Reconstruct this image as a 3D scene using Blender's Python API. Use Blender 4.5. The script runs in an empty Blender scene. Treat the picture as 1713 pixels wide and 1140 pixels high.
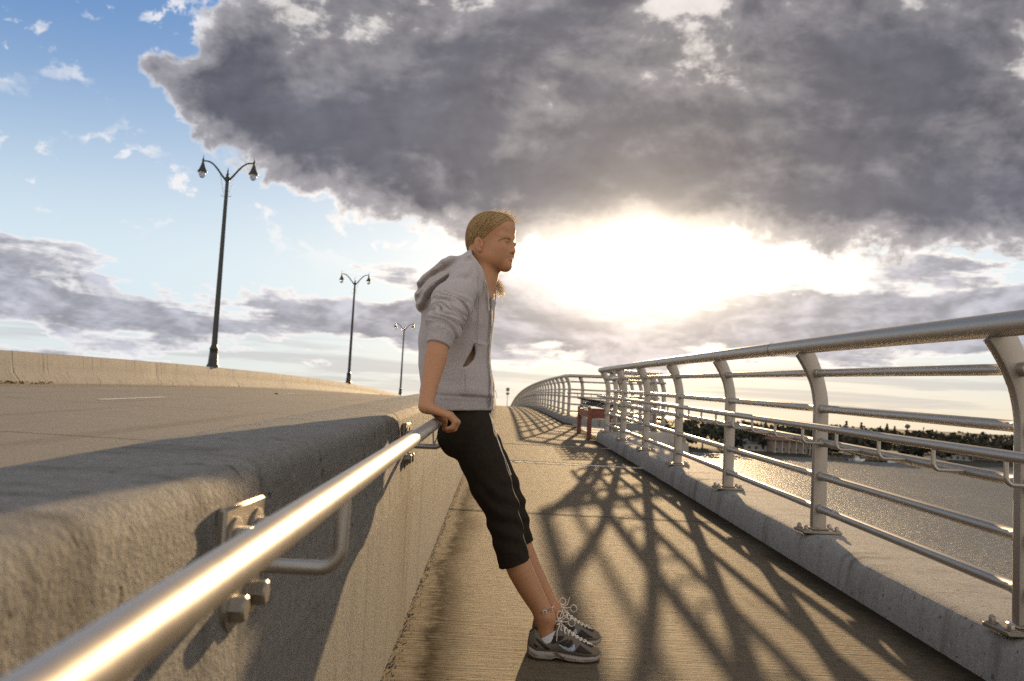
import bpy, math, random
import numpy as np
from mathutils import Vector, Matrix
C = bpy.context.scene.collection
R = math.radians
random.seed(7); rng = np.random.default_rng(7)

# ------------------------------------------------------------------ geometry of the place
G, K = 0.034, 0.00026            # grade of the bridge deck and its crest curvature
def D(s):                        # deck height at distance s along the bridge
    return G*s - K*s*s if s > 0 else G*s
CAM = Vector((0, 0, 1.02))
F_PX, W_PX, H_PX = 1450.0, 1713.0, 1140.0
PITCH, YAW, ROLL = math.atan(112/F_PX), R(0.66), R(3.0)
WATER = CAM.z - 15.0
SUN_AZ, SUN_EL = R(9.1), R(9.7)

# ------------------------------------------------------------------ camera
cam_d = bpy.data.cameras.new('camera'); cam = bpy.data.objects.new('camera', cam_d); C.objects.link(cam)
cam_d.sensor_width = 36; cam_d.lens = 36*F_PX/W_PX
cam_d.clip_start = 0.05; cam_d.clip_end = 9000
Mrot = Matrix.Rotation(-YAW, 3, 'Z') @ Matrix.Rotation(math.pi/2 + PITCH, 3, 'X') @ Matrix.Rotation(ROLL, 3, 'Z')
cam.matrix_world = Matrix.Translation(CAM) @ Mrot.to_4x4()
cam_d.dof.use_dof = True; cam_d.dof.focus_distance = 3.3; cam_d.dof.aperture_fstop = 5.6
bpy.context.scene.camera = cam
def P(x, y, Y):                  # the point at depth Y that the photograph shows at pixel x, y
    d = Mrot @ Vector(((x-W_PX/2)/F_PX, -(y-H_PX/2)/F_PX, -1))
    return CAM + d*(Y/d.y)

# ------------------------------------------------------------------ exposure
vs = bpy.context.scene.view_settings
vs.view_transform = 'Standard'; vs.look = 'None'; vs.gamma = 1; vs.use_curve_mapping = False
EXPO = 0.5
vs.exposure = EXPO
bpy.context.scene.cycles.max_bounces = 6
bpy.context.scene.cycles.use_denoising = False
bpy.context.scene.cycles.sample_clamp_indirect = 2.5
bpy.context.scene.cycles.caustics_reflective = False; bpy.context.scene.cycles.caustics_refractive = False; bpy.context.scene.cycles.blur_glossy = 1.0
bpy.context.scene.cycles.use_adaptive_sampling = False

# ------------------------------------------------------------------ sun
sun_dir = Vector((math.sin(SUN_AZ)*math.cos(SUN_EL), math.cos(SUN_AZ)*math.cos(SUN_EL), math.sin(SUN_EL)))
sd = bpy.data.lights.new('sun', 'SUN'); sd.energy = 4.7; sd.angle = R(0.55); sd.color = (1.0, 0.70, 0.38)
so = bpy.data.objects.new('sun', sd); C.objects.link(so)
so.rotation_euler = sun_dir.to_track_quat('Z', 'Y').to_euler()

# ------------------------------------------------------------------ node helpers
class S:
    """A shader socket that can be added, multiplied ... with others or with numbers."""
    def __init__(self, nt, sock): self.nt, self.s = nt, sock
    def m(self, op, *a, clamp=False):
        n = self.nt.nodes.new('ShaderNodeMath'); n.operation = op; n.use_clamp = clamp
        self.nt.links.new(self.s, n.inputs[0])
        for i, v in enumerate(a):
            if isinstance(v, S): self.nt.links.new(v.s, n.inputs[i+1])
            else: n.inputs[i+1].default_value = v
        return S(self.nt, n.outputs[0])
    def __add__(s, o): return s.m('ADD', o)
    __radd__ = __add__
    def __mul__(s, o): return s.m('MULTIPLY', o)
    __rmul__ = __mul__
    def __sub__(s, o): return s.m('SUBTRACT', o)
    def __rsub__(s, o): return s.m('MULTIPLY', -1.0).m('ADD', o)
    def __truediv__(s, o): return s.m('DIVIDE', o)
    def sat(s): return s.m('ADD', 0.0, clamp=True)
    def ss(s, a, b, lo=0.0, hi=1.0):           # smoothstep
        n = s.nt.nodes.new('ShaderNodeMapRange'); n.interpolation_type = 'SMOOTHSTEP'
        s.nt.links.new(s.s, n.inputs[0])
        for i, v in zip((1, 2, 3, 4), (a, b, lo, hi)):
            if isinstance(v, S): s.nt.links.new(v.s, n.inputs[i])
            else: n.inputs[i].default_value = v
        return S(s.nt, n.outputs[0])
    def curve(s, pts, lo, hi):                 # piecewise curve over the input, in real units
        x0, x1 = pts[0][0], pts[-1][0]
        t = (s - x0)/(x1 - x0)
        n = s.nt.nodes.new('ShaderNodeFloatCurve'); c = n.mapping.curves[0]
        n.mapping.use_clip = True
        pp = [((x-x0)/(x1-x0), (y-lo)/(hi-lo)) for x, y in pts]
        c.points[0].location = pp[0]; c.points[-1].location = pp[-1]
        for p in pp[1:-1]: c.points.new(*p)
        for p in c.points: p.handle_type = 'AUTO_CLAMPED'
        n.mapping.update()
        s.nt.links.new(t.sat().s, n.inputs['Value'])
        return S(s.nt, n.outputs[0])*(hi-lo) + lo
def vec(nt, x, y, z):
    n = nt.nodes.new('ShaderNodeCombineXYZ')
    for i, v in enumerate((x, y, z)):
        if isinstance(v, S): nt.links.new(v.s, n.inputs[i])
        else: n.inputs[i].default_value = v
    return n.outputs[0]
def noise(nt, v, scale, detail=4, rough=0.5, dist=0.0, lac=2.0):
    n = nt.nodes.new('ShaderNodeTexNoise'); n.inputs['Scale'].default_value = scale
    n.inputs['Detail'].default_value = detail; n.inputs['Roughness'].default_value = rough
    n.inputs['Distortion'].default_value = dist; n.inputs['Lacunarity'].default_value = lac
    if v is not None: nt.links.new(v, n.inputs['Vector'])
    return S(nt, n.outputs[0])
def mix(nt, f, a, b, mode='MIX'):
    n = nt.nodes.new('ShaderNodeMix'); n.data_type = 'RGBA'; n.blend_type = mode; n.clamp_factor = True
    for i, v in ((0, f), (6, a), (7, b)):
        if isinstance(v, S): nt.links.new(v.s, n.inputs[i])
        elif isinstance(v, bpy.types.NodeSocket): nt.links.new(v, n.inputs[i])
        else: n.inputs[i].default_value = v if i == 0 else (*v, 1)
    return n.outputs[2]
def scale_col(nt, col, f):
    n = nt.nodes.new('ShaderNodeVectorMath'); n.operation = 'SCALE'
    if isinstance(col, bpy.types.NodeSocket): nt.links.new(col, n.inputs[0])
    else: n.inputs[0].default_value = col
    if isinstance(f, S): nt.links.new(f.s, n.inputs['Scale'])
    else: n.inputs['Scale'].default_value = f
    return n.outputs[0]
def add_col(nt, a, b):
    n = nt.nodes.new('ShaderNodeVectorMath'); n.operation = 'ADD'
    nt.links.new(a, n.inputs[0]); nt.links.new(b, n.inputs[1]); return n.outputs[0]

# ------------------------------------------------------------------ sky: clear Nishita sky with cloud layers
world = bpy.data.worlds.new('World'); bpy.context.scene.world = world; world.use_nodes = True
world.cycles.sampling_method = "MANUAL"; world.cycles.sample_map_resolution = 512
nt = world.node_tree; nt.nodes.clear()
BG = 0.10
U = 1.0/(BG*2**EXPO)                       # a sky value of U shows as white
out = nt.nodes.new('ShaderNodeOutputWorld'); bg = nt.nodes.new('ShaderNodeBackground')
bg.inputs['Strength'].default_value = BG; nt.links.new(bg.outputs[0], out.inputs[0])
sky = nt.nodes.new('ShaderNodeTexSky'); sky.sky_type = 'NISHITA'; sky.sun_disc = False
sky.sun_elevation = SUN_EL; sky.sun_rotation = SUN_AZ; sky.air_density = 1.0; sky.dust_density = 0.6; sky.ozone_density = 1.6
tc = nt.nodes.new('ShaderNodeTexCoord'); dirv = tc.outputs['Generated']
sp = nt.nodes.new('ShaderNodeSeparateXYZ'); nt.links.new(dirv, sp.inputs[0])
x, y, z = (S(nt, sp.outputs[i]) for i in range(3))
DEG = 180/math.pi
az = x.m('ARCTAN2', y)*DEG
el = z.m('ARCSINE')*DEG
zz = z.m('MAXIMUM', 0.0) + 0.16
q = vec(nt, x/zz, y/zz, 0.0)               # where the view ray meets the cloud layer
nb = noise(nt, q, 1.0, 7, 0.55, 0.3)       # big shapes
nf = noise(nt, q, 3.0, 9, 0.60, 0.15)      # billows
nd = noise(nt, vec(nt, az*0.30, el*0.38, 3.0), 1.0, 9, 0.60, 0.25)   # ragged edges
nm = noise(nt, vec(nt, az*0.085, el*0.15, 5.0), 1.0, 8, 0.58, 0.5)   # patches inside the big cloud
nl = noise(nt, vec(nt, az*0.17, el*0.42, 7.0), 1.0, 9, 0.58, 0.3)    # flat banks near the horizon
nl2 = noise(nt, vec(nt, az*0.09, el*0.62, 1.5), 1.0, 8, 0.60, 0.3)
nh = noise(nt, vec(nt, az*0.045, el*0.9, 9.0), 1.3, 7, 0.62, 0.5)
n0 = lambda n: (n - 0.5)*2.0
# sun distance in degrees
dx = (az - SUN_AZ*DEG); dy = (el - SUN_EL*DEG)
r = ((dx*dx) + (dy*dy)).m('SQRT')
re = ((dx*dx*0.15) + (dy*dy*1.15)).m('SQRT')
# the same billows a little nearer the sun: their difference shows which side of a billow the sun reaches
ux, uy = dx/(r+0.5)*-1.0, dy/(r+0.5)*-1.0
def relief(fx, fy, w, det, d, base):
    nn = noise(nt, vec(nt, (az + ux*d)*fx, (el + uy*d)*fy, w), 1.0, det, 0.58, 0.25)
    n_ = noise(nt, vec(nt, az*fx, el*fy, w), 1.0, det, 0.58, 0.25)
    return (n_ - nn)*base
lit = relief(0.16, 0.24, 12.0, 6, 1.3, 3.0) + relief(0.42, 0.60, 2.0, 5, 0.5, 1.6)
lit_l = relief(0.17, 0.42, 7.0, 5, 1.2, 2.0) + relief(0.40, 0.80, 4.0, 4, 0.4, 0.8)
# the big dark cloud: its lower edge over azimuth and its left edge over elevation
lower = az.curve([(-60, 17), (-24, 17.5), (-21.5, 15.9), (-15.3, 13.3), (-8.5, 11.5), (-2, 10.7), (4, 10.6), (9, 11.3), (13, 11.3), (17.7, 10.6), (24.6, 9.9), (31, 10.6), (60, 12)], 0, 30)
left = el.curve([(0, -30), (10, -26), (16, -22.8), (18.5, -24.2), (20.5, -22.4), (22.5, -20.8), (24.5, -19.6), (27, -19.0), (40, -12), (70, -5)], -40, 10)
a1 = (el - lower)/2.2
a2 = (az - left)/3.2
main = a1.m('SMOOTH_MIN', a2, 0.4) + n0(nd)*1.4 + n0(nf)*0.35 + n0(nm)*1.1
behind = ((y*-1.0).ss(-0.55, 0.1))        # sky beside and behind the camera: out of view, brightened as fill
main = main - behind*6.0
cov = main.ss(-0.10, 0.22)
deep = main - n0(nf)*0.35 - n0(nm)*0.55 - lit*0.35
thick = deep.ss(-0.10, 0.45)
thick2 = deep.ss(0.15, 1.35)
# small scattered puffs in the blue
puff = (nd + lit*0.1 + n0(nl2)*0.1).ss(0.555, 0.63)*nm.ss(0.40, 0.55)*el.ss(7, 12)
# low cloud banks
btop = az.curve([(-60, 8.5), (-32, 8.4), (-26, 7.4), (-20, 6.4), (-17, 5.9), (-14, 6.6), (-9, 7.6), (-4, 7.8), (0, 9.4), (5, 8.6), (10, 7.8), (15, 8.8), (20, 9.6), (24, 9.9), (31, 10.2), (60, 9)], 0, 20)
bbot = az.curve([(-60, 2.4), (-32, 2.4), (-22, 2.1), (-17, 3.0), (-12, 2.8), (-5, 3.2), (4, 3.0), (12, 3.2), (20, 3.6), (31, 3.6), (60, 4)], 0, 20)
b1 = (btop - el)/1.0
b2 = (el - bbot)/0.9
band = b1.m('SMOOTH_MIN', b2, 0.4) + n0(nl)*4.2 + n0(nl2)*3.2 + n0(nd)*1.2 + 0.25
band = band - az.ss(15, 22, 0.0, 0.5) - behind*4.0
bcov = band.ss(-0.08, 0.30)
bthick = (band - n0(nf)*0.4).ss(0.0, 1.25)
strip = (nh.ss(0.47, 0.60))*el.ss(0.2, 1.2)*(el.ss(2.6, 4.6, 1.0, 0.0))
hi_break = n0(nm)*1.6 + n0(nf)*0.5 + n0(nd)*0.3 + el.ss(12, 25, -0.16, 0.18) + el.ss(19, 25, 0.0, 0.20)*az.ss(-10, -2, 1.0, 0.0) + az.ss(-14, 20, -0.12, 0.12) + (az-23.5).m('ABSOLUTE').ss(3, 9, -0.30, 0.0)*(el-17).m('ABSOLUTE').ss(4, 8, 1.0, 0.0)
hi_break = hi_break + lit*0.30
rip = hi_break.ss(-0.25, 0.60)            # thin places in the big cloud
rip2 = hi_break.ss(0.42, 0.72)
# colours
near = (r*(-1/13.0)).m('EXPONENT')         # towards the sun
edge_c = mix(nt, near, (0.86, 0.86, 0.90), (1.7, 1.45, 1.12))
dark_c = mix(nt, near, (0.120, 0.130, 0.172), (0.25, 0.208, 0.198))
mid_c = mix(nt, near, (0.25, 0.25, 0.285), (0.44, 0.37, 0.33))
body = mix(nt, rip, dark_c, mid_c)
body = mix(nt, rip2*0.8, body, mix(nt, near, (0.78, 0.76, 0.75), (1.2, 1.02, 0.86)))
soft_c = mix(nt, near, (0.36, 0.36, 0.41), (0.72, 0.60, 0.50))
body = scale_col(nt, body, (lit*0.26 + n0(nf)*0.18 + n0(nb)*0.5 + 1.0).m('MAXIMUM', 0.55))
cl_main = mix(nt, thick, edge_c, mix(nt, thick2, soft_c, body))
b_dark = mix(nt, near, (0.30, 0.31, 0.36), (0.42, 0.345, 0.31))
b_dark = mix(nt, lit_l.ss(-0.35, 0.5), b_dark, scale_col(nt, b_dark, 2.1))
cl_band = mix(nt, bthick, edge_c, b_dark)
hor = el.ss(-2, 6.5, 1.0, 0.0)
warm_side = az.ss(-25, 25)
hor_c = mix(nt, warm_side, (0.80, 0.80, 0.74), (0.96, 0.76, 0.47))
Uw = lambda c: scale_col(nt, c, U)
front = az.m('ABSOLUTE').ss(40, 75, 1.0, 0.0)
lowsky = el.ss(4, 21, 1.0, 0.0)*front
clear = mix(nt, (0.6 + lowsky*0.35)*front, sky.outputs[0], Uw(mix(nt, el.ss(7, 24), mix(nt, near, (0.66, 0.80, 0.90), (1.3, 1.15, 0.95)), (0.085, 0.25, 0.62))))
clear = mix(nt, hor*0.85, clear, Uw(hor_c))
col = mix(nt, puff*0.85, clear, Uw(edge_c))
col = mix(nt, strip*0.55, col, Uw(mix(nt, near, (0.52, 0.52, 0.54), (0.74, 0.60, 0.46))))
col = mix(nt, bcov*0.97, col, Uw(cl_band))
col = mix(nt, cov, col, Uw(cl_main))
# unseen sky behind the viewer: broken cloud brightened to add fill light
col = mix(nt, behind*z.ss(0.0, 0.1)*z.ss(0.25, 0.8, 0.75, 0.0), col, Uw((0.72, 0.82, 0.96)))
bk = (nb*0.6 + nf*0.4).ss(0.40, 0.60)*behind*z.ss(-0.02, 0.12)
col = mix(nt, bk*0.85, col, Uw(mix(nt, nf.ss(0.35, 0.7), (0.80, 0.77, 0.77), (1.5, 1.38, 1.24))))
col = mix(nt, behind*z.ss(-0.01, 0.03)*z.ss(0.12, 0.42, 0.85, 0.0), col, Uw((1.75, 1.55, 1.32)))   # warm low band added out of view, fill light on the figure
# sunlight scattered in the thin cloud round the sun
gap = (re*re*(-1/(2.5*2.5))).m('EXPONENT')*2.3 + (r*(-1/2.4)).m('EXPONENT')*1.0 + (r*(-1/7.5)).m('EXPONENT')*0.20
glow = scale_col(nt, (1.0, 0.86, 0.66), gap*U)
col = add_col(nt, col, glow)
ground = z.ss(-0.03, 0.0, 0.35, 1.0)
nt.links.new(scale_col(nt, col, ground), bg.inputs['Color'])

# ------------------------------------------------------------------ mesh helpers
class MB:
    def __init__(s): s.v, s.f = [], []
    def add(s, vs, fs):
        o = len(s.v); s.v += [tuple(p) for p in vs]; s.f += [tuple(i+o for i in f) for f in fs]; return s
    def box(s, c, d, rot=None, bev=0.0):
        """A box, its long edges chamfered by bev."""
        hx, hy, hz = d[0]/2, d[1]/2, d[2]/2
        if bev <= 0:
            pts = [(-hx,-hy,-hz),(hx,-hy,-hz),(hx,hy,-hz),(-hx,hy,-hz),(-hx,-hy,hz),(hx,-hy,hz),(hx,hy,hz),(-hx,hy,hz)]
            fs = [(3,2,1,0),(4,5,6,7),(0,1,5,4),(1,2,6,5),(2,3,7,6),(3,0,4,7)]
        else:
            def ring(b, zz):
                return [(-hx+b,-hy,zz),(hx-b,-hy,zz),(hx,-hy+b,zz),(hx,hy-b,zz),(hx-b,hy,zz),(-hx+b,hy,zz),(-hx,hy-b,zz),(-hx,-hy+b,zz)]
            def inset(zz, b):
                return [(max(-hx+b,min(hx-b,p[0])), max(-hy+b,min(hy-b,p[1])), zz) for p in ring(bev, zz)]
            rings = [inset(-hz, bev), ring(bev, -hz+bev), ring(bev, hz-bev), inset(hz, bev)]
            pts = [p for r_ in rings for p in r_]; fs = [tuple(reversed(range(8))), tuple(range(24, 32))]
            for k in range(3):
                for i in range(8):
                    j = (i+1) % 8; fs.append((k*8+i, k*8+j, (k+1)*8+j, (k+1)*8+i))
        pts = [Vector(p) for p in pts]
        if rot is not None: pts = [rot @ p for p in pts]
        return s.add([p + Vector(c) for p in pts], fs)
    def tube(s, path, rad, n=12, cap=True, up=None):
        path = [Vector(p) for p in path]; m = len(path)
        rads = rad if hasattr(rad, '__len__') else [rad]*m
        prev = None; vs, fs = [], []
        for i, p in enumerate(path):
            t = (path[min(i+1, m-1)] - path[max(i-1, 0)])
            if t.length < 1e-9: t = Vector((0, 0, 1))
            t.normalize()
            if prev is None:
                a = Vector(up) if up else (Vector((0, 0, 1)) if abs(t.z) < 0.9 else Vector((0, 1, 0)))
                nrm = (a - t*a.dot(t)).normalized()
            else:
                nrm = (prev - t*prev.dot(t))
                nrm = nrm.normalized() if nrm.length > 1e-6 else t.orthogonal().normalized()
            prev = nrm; b = t.cross(nrm)
            for k in range(n):
                a = 2*math.pi*k/n
                vs.append(p + (nrm*math.cos(a) + b*math.sin(a))*rads[i])
        for i in range(m-1):
            for k in range(n):
                k2 = (k+1) % n; fs.append((i*n+k, i*n+k2, (i+1)*n+k2, (i+1)*n+k))
        if cap: fs += [tuple(reversed(range(n))), tuple(range((m-1)*n, m*n))]
        return s.add(vs, fs)
    def lathe(s, base, prof, n=16, axis=None):
        """Profile of (radius, height) turned about a vertical axis (or the given axis)."""
        rot = Vector(axis).to_track_quat('Z', 'Y').to_matrix() if axis else Matrix.Identity(3)
        vs, fs = [], []
        for r_, h in prof:
            for k in range(n):
                a = 2*math.pi*k/n
                vs.append(Vector(base) + rot @ Vector((r_*math.cos(a), r_*math.sin(a), h)))
        for i in range(len(prof)-1):
            for k in range(n):
                k2 = (k+1) % n; fs.append((i*n+k, i*n+k2, (i+1)*n+k2, (i+1)*n+k))
        fs += [tuple(reversed(range(n))), tuple(range((len(prof)-1)*n, len(prof)*n))]
        return s.add(vs, fs)
    def sweep(s, sections, closed=True, cap=True):
        """Loft equal-length rings of points."""
        n = len(sections[0]); vs = [p for sec in sections for p in sec]; fs = []
        for i in range(len(sections)-1):
            for k in range(n if closed else n-1):
                k2 = (k+1) % n; fs.append((i*n+k, (i+1)*n+k, (i+1)*n+k2, i*n+k2))
        if cap and closed: fs += [tuple(range(n)), tuple(reversed(range((len(sections)-1)*n, len(sections)*n)))]
        return s.add(vs, fs)
def obj(name, mb, mat, parent=None, smooth=None, local=False):
    """Links the collected shape as ONE mesh object; points are world points unless local."""
    me = bpy.data.meshes.new(name)
    vs = mb.v
    if parent is not None and not local:
        L = world_loc(parent); vs = [(p[0]-L.x, p[1]-L.y, p[2]-L.z) for p in vs]
    me.from_pydata(vs, [], mb.f); me.update()
    if smooth is not None:
        me.shade_smooth()
        if smooth < 179: me.set_sharp_from_angle(angle=R(smooth))
    if mat: me.materials.append(mat)
    o = bpy.data.objects.new(name, me); C.objects.link(o)
    if parent is not None: o.parent = parent
    return o
def world_loc(o):
    L = Vector(o.location)
    while o.parent: o = o.parent; L += Vector(o.location)
    return L
def tag(o, label, cat, group=None, kind=None):
    if label: o['label'] = label
    if cat: o['category'] = cat
    if group: o['group'] = group
    if kind: o['kind'] = kind
    return o
def thing(name, label, cat, loc=(0, 0, 0), group=None):
    o = bpy.data.objects.new(name, None); C.objects.link(o); o.location = loc
    return tag(o, label, cat, group)
def struct(name, mb, mat, smooth=None):
    o = obj(name, mb, mat, smooth=smooth); o['kind'] = 'structure'; return o
def copy_tree(o, parent=None):
    c = o.copy(); C.objects.link(c)
    if parent is not None: c.parent = parent
    for ch in list(o.children): copy_tree(ch, c)
    return c

# ------------------------------------------------------------------ materials
def new_mat(name):
    m = bpy.data.materials.new(name); m.use_nodes = True
    nt = m.node_tree; b = nt.nodes['Principled BSDF']; return m, nt, b
def pos(nt, world_space=True):
    if world_space:
        g = nt.nodes.new('ShaderNodeNewGeometry'); v = g.outputs['Position']
    else:
        g = nt.nodes.new('ShaderNodeTexCoord'); v = g.outputs['Object']
    sp = nt.nodes.new('ShaderNodeSeparateXYZ'); nt.links.new(v, sp.inputs[0])
    return v, [S(nt, sp.outputs[i]) for i in range(3)]
def bump(nt, b, h, strength=1.0, dist=0.002, prev=None):
    n = nt.nodes.new('ShaderNodeBump'); n.inputs['Strength'].default_value = strength; n.inputs['Distance'].default_value = dist
    nt.links.new(h.s, n.inputs['Height'])
    if prev: nt.links.new(prev.outputs[0], n.inputs['Normal'])
    nt.links.new(n.outputs[0], b.inputs['Normal']); return n
def simple(name, col, rough=0.5, metal=0.0, var=0.15, scale=30, bumpd=0.0, world_space=False, **kw):
    m, nt, b = new_mat(name)
    v, _ = pos(nt, world_space)
    n = noise(nt, v, scale, 5, 0.6)
    c2 = tuple(max(0, c*(1-var)) for c in col); c1 = tuple(min(1, c*(1+var)) for c in col)
    nt.links.new(mix(nt, n.ss(0.3, 0.7), c2, c1), b.inputs['Base Color'])
    nt.links.new((n*0.16 + (rough-0.08)).s, b.inputs['Roughness'])
    b.inputs['Metallic'].default_value = metal
    for k, val in kw.items(): b.inputs[k].default_value = val
    if bumpd: bump(nt, b, noise(nt, v, scale*3, 6, 0.65), 1.0, bumpd)
    return m
def concrete(name, col, broom=None, edge=None, grain=1.0, stain=0.35):
    """Concrete with sand grain, blotches, pits; broom = transverse brush lines; edge(nt, xyz) = dirt mask."""
    m, nt, b = new_mat(name); v, (X, Y, Z) = pos(nt)
    big = noise(nt, v, 1.3, 6, 0.6, 0.6); med = noise(nt, v, 14, 6, 0.65); fine = noise(nt, v, 220, 3, 0.6); sand = noise(nt, v, 90, 4, 0.7); spk = noise(nt, v, 38, 3, 0.6)
    lo = tuple(c*(1-stain) for c in col); hi = tuple(c*(1+stain*0.6) for c in col)
    c = mix(nt, big*0.55 + med*0.45, lo, hi)
    c = mix(nt, fine.ss(0.55, 0.75)*0.35, c, tuple(c_*1.5 for c_ in col))
    c = mix(nt, sand.ss(0.30, 0.42, 1.0, 0.0)*0.45, c, tuple(c_*0.45 for c_ in col))
    c = mix(nt, spk.ss(0.52, 0.68)*0.5, c, tuple(q_*0.62 for q_ in col)); c = mix(nt, spk.ss(0.32, 0.46, 1.0, 0.0)*0.4, c, tuple(min(1, q_*1.35) for q_ in col))
    pit = noise(nt, v, 26, 2, 0.5).ss(0.685, 0.72)
    c = mix(nt, pit*0.75, c, tuple(q_*0.35 for q_ in col))
    if edge:
        em = edge(nt, (X, Y, Z), med, big)
        nt.links.new((em*-0.26 + 0.29).s, b.inputs['Specular IOR Level']); nt.links.new((em*0.15 + 0.82).s, b.inputs['Roughness'])
        c = mix(nt, em, c, tuple(a*0.24 for a in (col[0], col[1]*0.95, col[2]*0.85)))
    if broom:
        bl = noise(nt, vec(nt, X*broom[0], Y*broom[1], 0.0), 1.0, 4, 0.7, 0.15)
        c = mix(nt, bl.ss(0.34, 0.5, 1.0, 0.0)*0.5, c, tuple(q_*0.5 for q_ in col))
    nt.links.new(c, b.inputs['Base Color'])
    b.inputs['Roughness'].default_value = 0.82
    dist = 0.004
    h = sand*1.2*grain + fine*0.5*grain + med*0.22 + spk*0.4*grain - pit*1.2
    if broom:
        br = noise(nt, vec(nt, X*broom[0], Y*broom[1], 0.0), 1.0, 4, 0.7, 0.15)
        h = h*0.7 + br*broom[2]; dist = 0.006
    bump(nt, b, h, 1.0, dist)
    return m
def e_walk(nt, p, med, big):
    X, Y, Z = p
    fl = noise(nt, vec(nt, X*2.2, Y*0.9, 4.0), 1.0, 6, 0.65)
    xa = X + (med - 0.5)*0.12 + (fl - 0.5)*0.22
    a = xa.ss(-0.24, -0.04, 1.0, 0.0)*xa.ss(-0.30, -0.21, 0.25, 1.0)*(med.ss(0.25, 0.6)*0.45 + 0.6)
    c = (X + (med - 0.5)*0.14 + (fl - 0.5)*0.22).ss(1.62, 1.84, 0.0, 1.0)
    sp = noise(nt, vec(nt, X*30.0, Y*30.0, 0.0), 1.0, 4, 0.7)
    blot = fl.ss(0.56, 0.78)*0.35
    return a.m('MAXIMUM', c).m('MAXIMUM', blot).m('MAXIMUM', sp.ss(0.66, 0.72)*0.7)
def e_barrier(nt, p, med, big):
    X, Y, Z = p
    dr = noise(nt, vec(nt, X*3.0, Y*9.0, Z*0.6), 1.0, 5, 0.6)
    return dr.ss(0.52, 0.75)*0.55
def e_kerb(nt, p, med, big):
    X, Y, Z = p
    dr = noise(nt, vec(nt, X*2.0, Y*7.0, Z*1.0), 1.0, 5, 0.6)
    return dr.ss(0.50, 0.72)*0.5
M = {}
M['walk'] = concrete('walkway_concrete', (0.185, 0.142, 0.090), broom=(1.6, 62, 3.4), edge=e_walk)
M['barrier'] = concrete('barrier_concrete', (0.240, 0.224, 0.198), edge=e_barrier, grain=1.6, stain=0.42)
M['barrier_far'] = concrete('barrier_far_concrete', (0.27, 0.252, 0.222), edge=e_barrier, stain=0.25)
M['kerb'] = concrete('kerb_concrete', (0.38, 0.35, 0.31), edge=e_kerb)
def e_road(nt, p, med, big):
    X, Y, Z = p
    t = noise(nt, vec(nt, X*1.6, Y*0.05, 0.0), 1.0, 4, 0.5)
    return t.ss(0.52, 0.75)*0.35
M['road'] = concrete('road_concrete', (0.245, 0.210, 0.165), edge=e_road, grain=1.2, stain=0.25)
def metal(name, col, rough, var=0.12):
    m, nt, b = new_mat(name); v, _ = pos(nt)
    n = noise(nt, v, 60, 5, 0.7); n2 = noise(nt, v, 7, 5, 0.6)
    nt.links.new(mix(nt, n*0.5 + n2*0.5, tuple(c*(1-var) for c in col), tuple(min(1, c*(1+var)) for c in col)), b.inputs['Base Color'])
    nt.links.new((n*0.14 + n2*0.10 + (rough-0.12)).s, b.inputs['Roughness'])
    b.inputs['Metallic'].default_value = 0.9
    return m
M['alu'] = metal('satin_aluminium', (0.45, 0.41, 0.36), 0.47)
M['alu_post'] = metal('aluminium_casting', (0.36, 0.325, 0.285), 0.46)
M['steel'] = metal('galvanised_bolt', (0.36, 0.32, 0.27), 0.45)
M['plate'] = metal('weathered_plate', (0.32, 0.28, 0.23), 0.5)
M['pole'] = simple('dark_green_paint', (0.012, 0.016, 0.014), 0.38, var=0.3, scale=4)
M['globe'], nt, b = new_mat('lamp_glass'); b.inputs['Base Color'].default_value = (0.9, 0.9, 0.88, 1); b.inputs['Roughness'].default_value = 0.12
b.inputs['Transmission Weight'].default_value = 0.75; b.inputs['IOR'].default_value = 1.3
nt.links.new(mix(nt, noise(nt, None, 20, 3), (0.86, 0.86, 0.82), (0.95, 0.95, 0.93)), b.inputs['Base Color'])
M['red'] = simple('red_brown_paint', (0.20, 0.060, 0.035), 0.5, var=0.3, scale=18, bumpd=0.001)
M['black'] = simple('black_iron', (0.02, 0.019, 0.018), 0.45, var=0.3, scale=25)
M['white_paint'] = simple('white_road_paint', (0.68, 0.64, 0.56), 0.7, var=0.25, scale=9, world_space=True)
M['yellow_paint'] = simple('yellow_road_paint', (0.62, 0.40, 0.10), 0.7, var=0.25, scale=9, world_space=True)
M['tar'] = simple('joint_sealant', (0.05, 0.045, 0.04), 0.7, var=0.3, scale=20, world_space=True)
M['pale_joint'] = simple('pale_joint_mortar', (0.58, 0.51, 0.40), 0.85, var=0.4, scale=30, world_space=True, bumpd=0.003)
M['leaf_litter'] = simple('dry_leaf', (0.30, 0.17, 0.06), 0.8, var=0.4, scale=15, world_space=True)
# water: two scales of wind ripple
M['water'], nt, b = new_mat('lake_water'); v, (X, Y, Z) = pos(nt)
b.inputs['Base Color'].default_value = (0.045, 0.05, 0.045, 1); b.inputs['Roughness'].default_value = 0.16; b.inputs['IOR'].default_value = 1.33; b.inputs['Specular IOR Level'].default_value = 0.24
w1 = noise(nt, vec(nt, X*0.75, Y*1.3, 0.0), 1.0, 6, 0.65, 0.4); w2 = noise(nt, vec(nt, X*0.035, Y*0.02, 0.0), 1.0, 5, 0.6, 0.5)
nt.links.new(mix(nt, w2, (0.100, 0.102, 0.098), (0.145, 0.146, 0.138)), b.inputs['Base Color'])
nt.links.new((w2*0.16 + 0.38).s, b.inputs['Roughness'])
bump(nt, b, w1*(w2*0.7 + 0.6), 1.0, 0.40)
M['land'] = simple('shore_grass', (0.028, 0.028, 0.014), 0.9, var=0.4, scale=0.05, world_space=True)
M['foliage'], nt, b = new_mat('far_foliage'); v, _ = pos(nt)
n = noise(nt, v, 0.25, 4, 0.6)
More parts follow.
